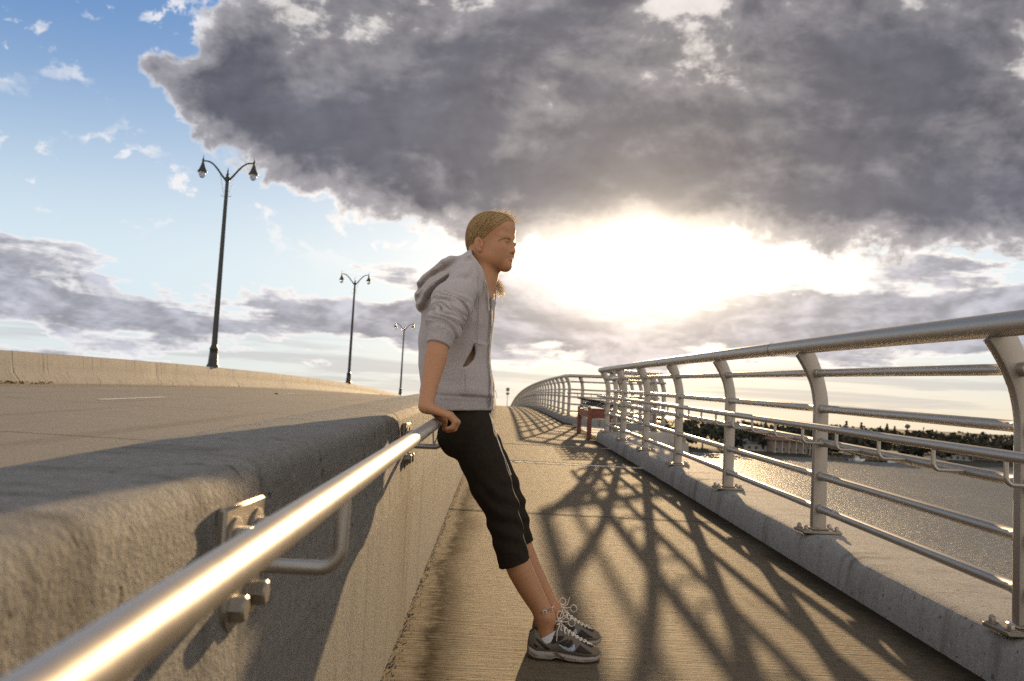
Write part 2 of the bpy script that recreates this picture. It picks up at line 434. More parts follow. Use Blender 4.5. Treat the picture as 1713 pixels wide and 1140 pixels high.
nt.links.new(mix(nt, n.ss(0.35, 0.65), (0.020, 0.021, 0.010), (0.048, 0.044, 0.022)), b.inputs['Base Color']); b.inputs['Roughness'].default_value = 0.8
M['bark'] = simple('bark', (0.08, 0.06, 0.045), 0.9, var=0.4, scale=1.0)
M['house_wall'] = simple('cream_stucco', (0.24, 0.19, 0.155), 0.85, var=0.12, scale=1.0)
M['house_white'] = simple('white_boards', (0.33, 0.32, 0.30), 0.7, var=0.1, scale=1.0)
M['roof_red'] = simple('terracotta_roof', (0.16, 0.075, 0.05), 0.8, var=0.25, scale=2.0)
M['roof_grey'] = simple('grey_shingle_roof', (0.17, 0.16, 0.155), 0.8, var=0.25, scale=2.0)
M['window'] = simple('window_glass', (0.03, 0.035, 0.04), 0.12, var=0.2, scale=2.0)
M['wood'] = simple('weathered_wood', (0.16, 0.13, 0.10), 0.85, var=0.3, scale=2.0)
M['boat_white'] = simple('white_gelcoat', (0.72, 0.72, 0.70), 0.3, var=0.06, scale=2.0)
M['sign'] = simple('sign_back_metal', (0.14, 0.13, 0.12), 0.5, metal=0.5, var=0.2, scale=6)
M['sign_face'] = simple('sign_red_film', (0.40, 0.07, 0.05), 0.5, var=0.2, scale=6)
# ------------------------------------------------------------------ the bridge deck
def wob(a, b, amp):                 # small surface unevenness
    return amp*(math.sin(a*7.1+b*3.3)+math.sin(a*17.3-b*11.9+1.7)+math.sin(a*41.7+b*29.1+0.4)*0.7+math.sin(a*97.0-b*67.0)*0.5)/3.2
def srange(s0, s1):
    out = []; s = s0
    while s < s1-1e-6:
        out.append(s); s += 0.06 if -1.0 < s < 5 else (0.25 if s < 12 else (1.0 if s < 40 else 3.0))
    return out + [s1]
S_END = 170.0
BX = -0.36                          # walkway face of the near barrier
def strip(x_zs, s0, s1, thick=None):
    """A sheet following the deck; x_zs = list of (x, height above the deck)."""
    mb = MB(); ss_ = [s0 + (s1-s0)*i/max(1, int((s1-s0)/2)) for i in range(max(1, int((s1-s0)/2))+1)]
    n = len(x_zs)
    vs = [(x, s, D(s)+z) for s in ss_ for x, z in x_zs]
    fs = [(i*n+k, i*n+k+1, (i+1)*n+k+1, (i+1)*n+k) for i in range(len(ss_)-1) for k in range(n-1)]
    return mb.add(vs, fs)
mb = strip([(BX-0.3, 0), (0.0, 0), (0.7, 0), (1.4, 0), (2.0, 0)], -8, S_END)
struct('walkway', mb, M['walk'])
# belvedere: the deck bulges outward beside the walkway
A0, A1, A2, A3 = (1.97, 16.0), (3.40, 17.6), (3.40, 22.4), (1.97, 24.2)
mb = MB(); ring = [(2.02, 15.4), (2.4, 15.4), (3.82, 17.3), (3.82, 22.7), (2.4, 24.8), (2.02, 24.8)]
mb.add([(x, s, D(s)-0.004) for x, s in ring] + [(x, s, D(s)-0.55) for x, s in ring], [tuple(range(6))] + [tuple(reversed(range(6, 12)))] + [(i, i+6, (i+1) % 6+6, (i+1) % 6) for i in range(6)])
struct('belvedere_deck', mb, M['kerb'])
# road surface
mb = strip([(BX-0.32, 0.25), (-4.5, 0.29), (-9, 0.33), (-12.2, 0.368), (-12.9, 0.368), (-24, 0.26)], -12, S_END)
struct('road', mb, M['road'])
mb = strip([(2.40, -0.62), (2.40, -0.10)], -8, S_END); mb2 = strip([(-24, -0.6), (2.36, -0.62)], -8, S_END); mb.add(mb2.v, mb2.f)
struct('bridge_deck', mb, M['kerb'])
# painted lines
def road_z(x): return 0.25 + (0.368-0.25)*min(1, max(0, (-x-0.68)/11.5)) + 0.006
mb = MB()
def paint(x0, x1, s0, s1):
    m_ = strip([(x0, road_z(x0)), (x1, road_z(x1))], s0, s1); mb.add(m_.v, m_.f)
for k in range(12):
    s0 = 15.4 + 12.2*k; paint(-7.1, -6.97, s0, s0+3.05)
tag(obj('lane_dashes', mb, M['white_paint']), None, None, kind='structure')
mb = MB(); paint(-11.05, -10.92, -10, 160); struct('edge_line', mb, M['yellow_paint'])
mb = MB()
for x, s in ((-8.2, 27.5), (-5.6, 19.2), (-9.6, 60.0), (-4.4, 14.0)):
    mb.box((x, s, D(s)+road_z(x)+0.012), (0.10, 0.10, 0.024), bev=0.008)
rm = []
for i, (x, s, lb) in enumerate(((-7.035, 27.6, 'small dark road stud between the lane dashes, nearer of the two'), (-7.035, 52.0, 'small dark road stud between the lane dashes, farther of the two'))):
    m_ = MB().box((x, s, D(s)+road_z(x)+0.012), (0.11, 0.11, 0.03), bev=0.01)
    tag(obj('road_stud', m_, M['black']), lb, 'road stud', 'studs on the lane line')
mb = MB()
for s_ in [8.2+6.1*i for i in range(14)]:
    m_ = MB(); n_ = 40; xs_ = [-0.9-11.0*i/n_ for i in range(n_+1)]
    for x in xs_:
        a = wob(x*2, s_, 0.012); m_.v += [(x, s_-0.011+a, D(s_)+road_z(x)-0.002), (x, s_+0.011+a, D(s_)+road_z(x)-0.002)]
    mb.add(m_.v, [(2*i, 2*i+1, 2*i+3, 2*i+2) for i in range(n_)])
struct('road_joints', mb, M['tar'])
# transverse joints across the walkway
def joint(s, w, mat, name, ragged):
    mb = MB(); n = 60; vs = []
    for i in range(n+1):
        x = BX + 0.01 + (1.87-BX)*i/n; a = wob(x*3, s, ragged); b_ = wob(x*5+2, s+1, ragged)
        z_ = D(s) + 0.004 + (0.004*abs(wob(x*9, s*3, 1.0)) if ragged > 0.025 else 0)
        vs += [(x, s-w/2+a, D(s-w/2)+0.003), (x, s-w*0.1+a, z_+0.002), (x, s+w*0.2+b_, z_+0.002), (x, s+w/2+b_, D(s+w/2)+0.003)]
    mb.add(vs, [(4*i+k, 4*i+4+k, 4*i+5+k, 4*i+1+k) for i in range(n) for k in range(3)])
    struct(name, mb, mat)
joint(11.0, 0.16, M['pale_joint'], 'pale_joint', 0.05); joint(11.16, 0.04, M['tar'], 'joint_sealant', 0.02)
joint(6.75, 0.012, M['tar'], 'joint_groove', 0.004); joint(14.2, 0.04, M['pale_joint'], 'pale_joint_strip', 0.03)

# ------------------------------------------------------------------ concrete barriers
def barrier(name, prof, x0, s0, s1, mat, label, joints=(), fine=False, sx=1):
    ss_ = srange(s0, s1) if fine else [s0 + 1.5*i for i in range(int((s1-s0)/1.5)+1)]
    ins = {}
    for j in joints:
        for d_, a in ((-0.12, 0), (-0.05, 0), (-0.02, 0), (-0.010, 1), (0.010, 1), (0.02, 0), (0.05, 0), (0.12, 0)): ss_.append(j+d_); ins[round(j+d_, 4)] = a
    ss_.sort(); secs = []
    cx = sum(p[0] for p in prof)/len(prof)
    for s in ss_:
        a = ins.get(round(s, 4), 0); ring = []
        for k, (x, z) in enumerate(prof):
            w_ = wob(s*1.3, k*1.7, 0.0013 if fine else 0.004) if z > 0.02 else 0
            xx = x + (0.012 if x < cx else -0.012)*a; z2 = z - (0.008*a if z > 0.5 else 0)
            ring.append((x0 + sx*(xx + w_), s, D(s) + z2 + w_*0.7))
        secs.append(ring if sx > 0 else ring[::-1])
    o = obj(name, MB().sweep(secs), mat, smooth=50)
    return tag(o, label, 'barrier')
# near barrier: steep walkway face, flat top, sloped road face; heights above the deck
near_prof = [(0.018, 0.0), (0.018, 0.25), (0.014, 0.549), (0.0195, 0.5505), (0.0185, 0.56), (0.010, 0.70), (0.0, 0.80), (-0.004, 0.842), (-0.012, 0.860), (-0.026, 0.871), (-0.06, 0.875), (-0.16, 0.877), (-0.25, 0.875), (-0.285, 0.868), (-0.30, 0.852), (-0.312, 0.80), (-0.37, 0.52), (-0.42, 0.40), (-0.55, 0.30), (-0.56, 0.0)]
barrier('concrete_barrier', near_prof, BX, -3, S_END, M['barrier'], 'rough concrete barrier with a broad flat top that the woman leans on, beside the walkway', fine=True)
far_prof = [(0.0, 0.30), (0.0, 0.44), (-0.05, 0.50), (-0.16, 0.62), (-0.20, 0.80), (-0.24, 1.13), (-0.26, 1.155), (-0.29, 1.165), (-0.45, 1.165), (-0.48, 1.155), (-0.50, 1.13), (-0.54, 0.80), (-0.70, 0.50), (-0.74, 0.30)]
barrier('concrete_barrier', far_prof, -11.85, -10, S_END, M['barrier_far'], 'long concrete barrier across the road, with the street lamps standing on it',
        joints=[3.6, 12.6, 21.6, 30.6, 39.6, 48.6, 57.6, 66.6, 75.6])
# a little litter swept against the far barrier
mb = MB()
for i in range(60):
    s = 20.5 + random.random()*2.2; x = -11.8 + random.random()*0.35; a = random.random()*6.28; l = 0.03+0.05*random.random()
    c_ = Vector((x, s, D(s)+0.372+random.random()*0.05)); u_ = Vector((math.cos(a), math.sin(a), 0.4))*l; w_ = Vector((-math.sin(a), math.cos(a), 0.3))*l*0.5
    mb.add([c_-u_, c_-w_, c_+u_, c_+w_], [(0, 1, 2, 3)])
tag(obj('leaf_litter', mb, M['leaf_litter']), 'dry leaves swept against the foot of the far barrier', 'leaves', kind='stuff')

mb = MB(); rc = np.random.default_rng(21)
for i in range(1700):
    s_ = 1.2 + 12*rc.uniform()**1.7; x_ = BX + 0.020 + abs(rc.normal())*0.018; r_ = rc.uniform(0.0015, 0.0042)*(1.0 if x_ < BX+0.06 else 0.6)
    pts = [Vector((x_, s_, D(s_)+r_*0.3)) + Vector((a*r_*rc.uniform(0.6, 1.2), b_*r_*rc.uniform(0.6, 1.3), c_*r_*rc.uniform(0.4, 0.9))) for a, b_, c_ in ((1, 0, 0), (0, 1, 0), (-1, 0, 0), (0, -1, 0), (0, 0, 1.0), (0, 0, -0.6))]
    mb.add(pts, [(0, 1, 4), (1, 2, 4), (2, 3, 4), (3, 0, 4), (1, 0, 5), (2, 1, 5), (3, 2, 5), (0, 3, 5)])
tag(obj('mortar_crumbs', mb, M['barrier']), 'crumbled mortar and grit along the foot of the near barrier', 'grit', kind='stuff')
# ------------------------------------------------------------------ kerb under the railing
kp = [(-0.12, 0.0), (-0.118, 0.06), (-0.108, 0.135), (-0.098, 0.165), (-0.080, 0.183), (-0.05, 0.191), (0.1, 0.194), (0.30, 0.192), (0.38, 0.188), (0.41, 0.17), (0.42, 0.10), (0.42, -0.55), (-0.06, -0.55), (-0.12, -0.3)]
KERB = 0.19
def kerb(line, label):
    """line = list of (x, s); the railing's line; inward is to its left."""
    secs = []
    L_ = [Vector(p) for p in line]
    for i, p in enumerate(L_):
        t = (L_[min(i+1, len(L_)-1)] - L_[max(i-1, 0)]).normalized(); n_ = Vector((t.y, -t.x))
        secs.append([(p.x + n_.x*(a + wob(p.y*1.1, k*2.1, 0.0014)), p.y + n_.y*a, D(p.y) + h + (wob(p.y, k*1.3, 0.0014) if h > 0.02 else 0)) for k, (a, h) in enumerate(kp)])
    secs = [s_[::-1] for s_ in secs]
    o = obj('kerb', MB().sweep(secs), M['kerb'], smooth=50); o['kind'] = 'structure'; return o
kerb([(1.97, s) for s in srange(-4, 16.2)], '')
kerb([A1 if False else (1.97+ (A1[0]-1.97)*t, 16.15+(A1[1]-16.15)*t) for t in (0.03, 0.5, 1)] + [(3.40, 20.0)] + [(A2[0]+(A3[0]-A2[0])*t, A2[1]+(A3[1]-A2[1])*t) for t in (0, 0.5, 1)] + [(1.97, s) for s in (24.6, 26, 28, 32, 36, 40, 46, 52, 60, 70, 80, 90, 100, 120, 140, 160)], '')

# ------------------------------------------------------------------ railings
RAILS = (0.147, 0.343, 0.545, 0.75, 0.965)       # above the kerb
TOPZ, TOPIN = 1.125, 0.125                         # top tube: height above the kerb, inward overhang
def post_path():
    """Inward offset and height of the curved post."""
    pts = [(0, 0.012), (0, 0.3), (0, 0.72)]
    for i in range(1, 13):
        a = i/12.0; pts.append((TOPIN*0.92*a**2.1, 0.72 + (TOPZ-0.03-0.72)*a))
    return pts
def post_mesh(n_in):
    """Curved flat post; n_in = inward unit vector; local to the kerb top."""
    mb = MB(); path = post_path(); secs = []
    t_ = Vector((-n_in.y, n_in.x, 0))
    for i, (a, h) in enumerate(path):
        b0, b1 = path[max(i-1, 0)], path[min(i+1, len(path)-1)]
        d = Vector((b1[0]-b0[0], b1[1]-b0[1])); d.normalize()
        nrm = n_in*d.y + Vector((0, 0, -d.x))          # across the post, in its own plane
        hw = 0.042 if h > 0.70 else 0.040 + 0.004*(1-h/0.7); hw += 0.010*max(0, (h-0.9)/0.17)
        ht = 0.026; c = n_in*a + Vector((0, 0, h)); r_ = 0.010
        ring = [(-hw, -ht+r_), (-hw+r_*0.3, -ht+r_*0.3), (-hw+r_, -ht), (hw-r_, -ht), (hw-r_*0.3, -ht+r_*0.3), (hw, -ht+r_), (hw, ht-r_), (hw-r_*0.3, ht-r_*0.3), (hw-r_, ht), (-hw+r_, ht), (-hw+r_*0.3, ht-r_*0.3), (-hw, ht-r_)]
        secs.append([c + nrm*p + t_*q_ for p, q_ in ring])
    mb.sweep(secs); return mb
def plate_mesh(n_in):
    t_ = Vector((-n_in.y, n_in.x, 0)); rot = Matrix((n_in, t_, Vector((0, 0, 1)))).transposed()
    mb = MB().box((0, 0, 0.011), (0.235, 0.17, 0.018), rot=rot, bev=0.004)
    mb.box((0, 0, 0.026), (0.115, 0.08, 0.014), rot=rot, bev=0.005); return mb
def bolt_mesh(c, axis=(0, 0, 1), r_=0.014, stick=0.026):
    mb = MB(); a = Vector(axis)
    mb.lathe(c, [(r_*1.55, 0), (r_*1.55, 0.004), (r_*1.2, 0.005)], 14, axis)
    mb.lathe(Vector(c)+a*0.005, [(r_, 0), (r_, 0.016), (r_*0.8, 0.019)], 6, axis)
    if stick > 0.02: mb.lathe(Vector(c)+a*0.02, [(r_*0.55, 0), (r_*0.55, stick-0.02), (r_*0.4, stick-0.017)], 10, axis)
    return mb
POST = {}
def make_post(n_in, detail):
    key = (round(n_in.x, 3), round(n_in.y, 3), detail)
    if key not in POST:
        p = obj('post', post_mesh(n_in), M['alu_post'], smooth=40)
        bp = obj('base_plate', plate_mesh(n_in), M['plate'], p, smooth=40, local=True)
        t_ = Vector((-n_in.y, n_in.x, 0))
        if detail:
            b0 = None
            for i, (a, b_) in enumerate(((-1, -1), (1, -1), (1, 1), (-1, 1))):
                c_ = n_in*(a*0.092) + t_*(b_*0.06) + Vector((0, 0, 0.0205))
                if b0 is None: b0 = obj('bolt', bolt_mesh((0, 0, 0)), M['steel'], p, smooth=40, local=True); b0.location = c_
                else:
                    b1 = b0.copy(); C.objects.link(b1); b1.parent = p; b1.location = c_
        POST[key] = p; return p
    return copy_tree(POST[key])
class Line:
    """The railing's line in plan: (x, s) points; inward is on the left-hand (walkway) side."""
    def __init__(s, pts):
        s.p = [Vector(p) for p in pts]; s.L = [0]
        for a, b in zip(s.p, s.p[1:]): s.L.append(s.L[-1] + (b-a).length)
    def at(s, d):
        for i in range(len(s.p)-1):
            if d <= s.L[i+1]+1e-9 or i == len(s.p)-2:
                t = (s.p[i+1]-s.p[i]).normalized(); return s.p[i] + t*(d-s.L[i]), Vector((-t.y, t.x, 0))
    def offset(s, a):
        """The line moved inward by a, mitred at its corners."""
        o = []
        for i, p in enumerate(s.p):
            t0 = (s.p[i]-s.p[i-1]).normalized() if i > 0 else None; t1 = (s.p[i+1]-s.p[i]).normalized() if i < len(s.p)-1 else None
            t0 = t0 or t1; t1 = t1 or t0
            n0_, n1_ = Vector((-t0.y, t0.x)), Vector((-t1.y, t1.x)); m_ = (n0_+n1_).normalized()
            o.append(p + m_*(a/max(0.4, m_.dot(n0_))))
        return o
def run(line, a, z, step=1.0):
    """Points along the line moved inward by a, z above the deck."""
    o = line.offset(a); pts = []
    for i in range(len(o)-1):
        n_ = max(1, int((o[i+1]-o[i]).length/step))
        for k in range(n_): pts.append(o[i] + (o[i+1]-o[i])*(k/n_))
    pts.append(o[-1])
    return [Vector((p.x, p.y, D(p.y)+z)) for p in pts]
def rail_tube(path, r_, n, posts=None, joint_off=None):
    """A rail tube; close up it has a sleeve at each post and a fine open joint before it."""
    if posts is None: return MB().tube(path, r_, n)
    ds = [(path[0].y, r_), (path[-1].y, r_)]
    for s in posts:
        if path[0].y+0.3 < s < path[-1].y-0.3:
            ds += [(s-0.072, r_), (s-0.070, r_*1.14), (s+0.070, r_*1.14), (s+0.085, r_*0.97), (s+0.20, r_*0.97), (s+0.215, r_)]
            j = s + joint_off
            ds += [(j-0.009, r_), (j-0.007, r_*0.80), (j+0.005, r_*0.80), (j+0.007, r_*1.0)]
    ds.sort(); x0 = path[0].x; z0 = path[0].z - D(path[0].y)
    pts, rs, last = [], [], None
    for s, q_ in ds:
        if last is not None:
            k = last + 0.6
            while k < s - 0.3: pts.append(Vector((x0, k, D(k)+z0))); rs.append(rs[-1]); k += 0.6
        pts.append(Vector((x0, s, D(s)+z0))); rs.append(q_); last = s
    return MB().tube(pts, rs, n)
def bracket_mesh(side):
    """L-shaped arm: from the railing's rail inward and up to the handrail; origin on the handrail's axis. side = +1 when the arm comes from +x."""
    r_ = 0.009; pts = []
    pts.append((0, 0, -0.012)); pts.append((0, 0, -0.075))
    for i in range(1, 7):
        a = i/6*math.pi/2; pts.append((side*(0.028-0.028*math.cos(a)), 0, -0.075-0.028*math.sin(a)))
    pts.append((side*0.15, 0, -0.103))
    mb = MB().tube(pts, r_, 10); mb.lathe((side*0.138, 0, -0.103), [(0.016, 0), (0.016, 0.014)], 10, (side, 0, 0)); return mb
def railing(label, group, line, post_ds, detail, end_caps=True, joints=None):
    base = line.at(0)[0]
    t = thing('bridge_railing', label, 'railing', (base.x, base.y, D(base.y)+KERB), group)
    LB = world_loc(t)
    for d in post_ds:
        p, n_ = line.at(d); q_ = make_post(n_, detail)
        q_.parent = t; q_.location = Vector((p.x, p.y, D(p.y)+KERB)) - LB
    nn = 20 if detail else 10
    ps = [line.at(d)[0].y for d in post_ds] if detail else None
    st = 0.5 if detail else 1.0
    path = run(line, TOPIN, KERB+TOPZ, st)
    obj('top_rail', rail_tube(path, 0.046, 24 if detail else 12, None), M['alu'], t, smooth=40)
    if detail:                                   # joint rings of the top rail
        for s in [s_ + 0.55 for s_ in ps if s_ > 0][::2]:
            j = MB().tube([Vector((path[0].x, s-0.004, D(s-0.004)+KERB+TOPZ)), Vector((path[0].x, s+0.004, D(s+0.004)+KERB+TOPZ))], 0.0468, 24)
            obj('joint_ring', j, M['black'], t, smooth=40)
    for i, h in enumerate(RAILS):
        a = 0.0 if h < 0.8 else 0.035
        obj('rail', rail_tube(run(line, a, KERB+h, st), 0.0235, nn, ps, -0.27+0.02*i), M['alu'], t, smooth=40)
    HZ = KERB+0.545+0.103
    hr = obj('handrail', rail_tube(run(line, 0.15, HZ, st), 0.021, nn, None), M['alu'], t, smooth=40)
    if detail:
        L0 = line.at(0)[0]; b0 = None; d = 0.26 + 0.02; n_b = 0
        while L0.y + d < line.p[-1].y - 0.1:
            s = L0.y + d; loc = Vector((line.p[0].x-0.15, s, D(s)+HZ)) - LB
            if b0 is None: b0 = obj('bracket', bracket_mesh(1), M['alu'], hr, smooth=40, local=True); b0.location = loc
            else:
                b1 = b0.copy(); C.objects.link(b1); b1.parent = hr; b1.location = loc
            d += 0.52
    else:
        mb = MB(); d = 0.3; tot = line.L[-1]
        while d < min(tot, 40):
            p, n_ = line.at(d); z_ = D(p.y)+HZ
            a_ = Vector((p.x, p.y, 0)) + n_*0.15
            mb.tube([a_ + Vector((0, 0, z_-0.015)), a_ + Vector((0, 0, z_-0.103)), Vector((p.x, p.y, z_-0.103))], 0.010, 6)
            d += 0.52
        obj('bracket', mb, M['alu'], hr, smooth=40)['kind'] = 'stuff'
    return t
s_first = 3.21 - 2.08*3
near_line = Line([(1.97, s_first-0.4), (1.97, 15.98)])
railing('near run of aluminium railing with tall curved posts, ending before the red bench', 'bridge railing', near_line, [0.4+2.08*i for i in range(10)], True)
bel = Line([(2.03, 16.12), A1, A2, (2.0, 24.12)])
def along(*fr): return [bel.L[i]+(bel.L[i+1]-bel.L[i])*f for i, f in fr]
railing('railing standing round the outer edge of the lookout bay behind the red bench', 'bridge railing', bel, along((0, .12), (0, .8), (1, .06), (1, .36), (1, .66), (1, .94), (2, .16), (2, .80)), False)
far_line = Line([(1.97, 24.16), (1.97, 160)])
railing('far run of railing that starts beyond the lookout bay and curves over the crest', 'bridge railing', far_line, [0.25+2.08*i for i in range(60)], False)

# ------------------------------------------------------------------ handrail on the near barrier
HX, HH = -0.213, 0.853
wh = thing('wall_handrail', 'round metal handrail bracketed to the near concrete barrier, gripped by the woman', 'handrail', (HX, 0, 0))
path = [Vector((HX, s, D(s)+HH)) for s in [-0.6, -0.2] + [0.2*i for i in range(0, 40)] + [8+2*i for i in range(40)]]
obj('rail', MB().tube(path, 0.0190, 32), M['alu'], wh, smooth=40)
def wall_bracket():
    e = obj('bracket', MB().tube([(0, 0, -0.018), (0, 0, -0.085)] + [(-(0.03-0.03*math.cos(a)), 0, -0.085-0.03*math.sin(a)) for a in [i/6*math.pi/2 for i in range(1, 7)]] + [(-0.148, 0, -0.115)], 0.0105, 14), M['alu'], None, smooth=40)
    return e
WB = None
for s in (1.25, 3.42, 5.64, 7.86, 10.08, 12.3, 14.5, 16.7, 18.9):
    loc = Vector((HX, s, D(s)+HH)) - world_loc(wh)
    if WB is None:
        WB = wall_bracket(); WB.parent = wh
        mp = MB().box((-0.143, 0, -0.118), (0.016, 0.19, 0.182), bev=0.004); obj('wall_plate', mp, M['plate'], WB, smooth=40, local=True)
        for a, b_ in ((-1, -1), (1, -1), (1, 1), (-1, 1)):
            bm_ = MB(); bm_.v = []; c_ = (-0.135, a*0.052, -0.118+b_*0.046)
            bb = bolt_mesh((0, 0, 0), (1, 0, 0), 0.0195, 0.0); o_ = obj('bolt', bb, M['steel'], WB, smooth=40, local=True); o_.location = c_
        WB.location = loc
    else:
        c_ = copy_tree(WB, wh); c_.location = loc

# ------------------------------------------------------------------ bench in the lookout opening
bs0, bs1, bx0, bx1 = 16.8, 18.9, 1.77, 2.42
bz = lambda s: D(s)
bt = thing('bench', 'low red bench on thick square legs with black iron scrolls on top', 'bench', (1.9, 17.8, D(17.8)))
for x_, s_ in ((bx0, bs0), (bx0, bs1), (bx1, bs0), (bx1, bs1)):
    obj('leg', MB().box((x_, s_, bz(s_)+0.29), (0.085, 0.085, 0.58), bev=0.008), M['red'], bt, smooth=40)
for x_ in (bx0, bx1):
    mb = MB().sweep([[(x_-0.03, s, bz(s)+0.40), (x_+0.03, s, bz(s)+0.40), (x_+0.03, s, bz(s)+0.545), (x_-0.03, s, bz(s)+0.545)] for s in (bs0+0.044, bs1-0.044)])
    obj('rail', mb, M['red'], bt)
for s_ in (bs0, bs1):
    obj('rail', MB().box(((bx0+bx1)/2, s_, bz(s_)+0.47), (bx1-bx0-0.086, 0.06, 0.15), bev=0.006), M['red'], bt, smooth=40)
mb = MB()
for x_ in (bx0, (bx0+bx1)/2, bx1):
    mb.tube([(x_, s, bz(s)+0.60) for s in (bs0-0.04, (bs0+bs1)/2, bs1+0.04)], 0.016, 8)
obj('seat', mb, M['black'], bt, smooth=40)
mb = MB()
for s_ in [bs0 + (bs1-bs0)*k/5 for k in range(6)]:
    n_ = 5
    for k in range(n_):
        xc = bx0 + 0.06 + (bx1-bx0-0.12)*k/(n_-1); zc = bz(s_)+0.675; ph = 0.6*math.sin(k*2.1+s_)
        mb.tube([(xc+0.062*math.cos(a)*(1-0.5*t_), s_+0.02*math.sin(a), zc+0.055*math.sin(a)*(1-0.5*t_)) for t_, a in [(i_/14, ph+i_/14*4.4*math.pi/2) for i_ in range(15)]], 0.010, 6)
    mb.tube([(bx0-0.06, s_, bz(s_)+0.745), ((bx0+bx1)/2, s_, bz(s_)+0.725), (bx1+0.06, s_, bz(s_)+0.69)], 0.013, 8)
obj('scrollwork', mb, M['black'], bt, smooth=40)

# ------------------------------------------------------------------ sign beyond the crest
ss0 = 95.0; sx_ = 0.92; zb = D(ss0)
st = thing('sign_post', 'small post with two stacked square signs beyond the crest of the walkway', 'sign', (sx_, ss0, zb))
obj('pole', MB().tube([(sx_, ss0, zb), (sx_, ss0, zb+2.28)], 0.03, 8), M['sign'], st, smooth=40)
def panel(z_, h):
    mb = MB().box((sx_, ss0-0.05, zb+z_), (0.36, 0.02, h), bev=0.006); o_ = obj('sign_panel', mb, M['sign'], st)
    obj('centre_mark', MB().box((sx_, ss0-0.064, zb+z_), (0.15, 0.006, h*0.45)), M['sign_face'], o_)
panel(2.08, 0.36); panel(1.62, 0.24)

# ------------------------------------------------------------------ street lamps on the far barrier
LAMP_H = 8.1
def make_lamp(base, label):
    t = thing('street_lamp', label, 'street lamp', base, 'twin-arm lamps on the far barrier')
    L = lambda n_, m_, mat, sm=50: obj(n_, m_, mat, t, smooth=sm, local=True)
    mb = MB().lathe((0, 0, 0), [(0.26, 0), (0.26, 0.06), (0.235, 0.10), (0.21, 0.14), (0.18, 0.55), (0.165, 0.72), (0.185, 0.76), (0.185, 0.80), (0.15, 0.84), (0.125, 0.95)], 16)
    L('base', mb, M['pole'])
    mb = MB(); n = 24; secs = []
    for h in (0.95, 2.5, 4.5, 6.5, LAMP_H):
        rr = 0.118 + (0.070-0.118)*(h-0.95)/(LAMP_H-0.95)
        secs.append([((rr*(1.0 if k % 2 else 0.88))*math.cos(2*math.pi*k/n), (rr*(1.0 if k % 2 else 0.88))*math.sin(2*math.pi*k/n), h) for k in range(n)][::-1])
    mb.sweep(secs); L('shaft', mb, M['pole'], 20)
    mb = MB().lathe((0, 0, LAMP_H), [(0.10, -0.06), (0.115, 0.0), (0.10, 0.10), (0.06, 0.16), (0.075, 0.21), (0.05, 0.27), (0.03, 0.33), (0.045, 0.38), (0.02, 0.44), (0.006, 0.56)], 12)
    L('finial', mb, M['pole'])
    for sgn in (-1, 1):
        pts = [(0.06, -0.02), (0.25, 0.20), (0.45, 0.46), (0.62, 0.64), (0.78, 0.75), (0.92, 0.785), (1.10, 0.79)]
        mb = MB().tube([(sgn*a, 0, LAMP_H+b_) for a, b_ in pts], [0.045, 0.042, 0.04, 0.037, 0.035, 0.033, 0.03], 10)
        arm = L('arm', mb, M['pole'])
        mb = MB().tube([(sgn*a, 0, LAMP_H+b_) for a, b_ in ((0.34, 0.30), (0.26, 0.02), (0.19, -0.30), (0.11, -0.62))], 0.008, 6)
        mb.tube([(sgn*(0.11+0.09*math.cos(a)+0.03), 0, LAMP_H-0.66-0.06*math.sin(a)) for a in [i/8*3.6 for i in range(9)]], 0.009, 6)
        obj('scroll', mb, M['pole'], arm, smooth=40, local=True)
        z_ = LAMP_H+0.79; x_ = sgn*1.10
        mb = MB().lathe((x_, 0, z_), [(0.205, -0.50), (0.21, -0.47), (0.185, -0.44), (0.13, -0.33), (0.085, -0.21), (0.06, -0.12), (0.045, -0.05), (0.05, 0.0), (0.045, 0.06), (0.02, 0.11), (0.008, 0.26)], 18)
        lu = L('lantern', mb, M['pole'])
        mb = MB().lathe((x_, 0, z_), [(0.02, -0.76), (0.075, -0.735), (0.12, -0.68), (0.145, -0.60), (0.145, -0.505)], 18)
        obj('globe', mb, M['globe'], lu, smooth=60, local=True)
    return t
lamp_s = [37.0, 70.3, 107.5]
lamp_l = ['nearest and tallest-looking dark twin-arm street lamp on the far barrier', 'middle twin-arm street lamp, between the tall one and the one by the hood', 'farthest and smallest twin-arm street lamp, just left of the grey hood']
lamp = None
for s, lb in zip(lamp_s, lamp_l):
    base = (-12.22, s, D(s)+1.163)
    if lamp is None: lamp = make_lamp(base, lb)
    else: l2 = copy_tree(lamp); l2.location = base; l2['label'] = lb

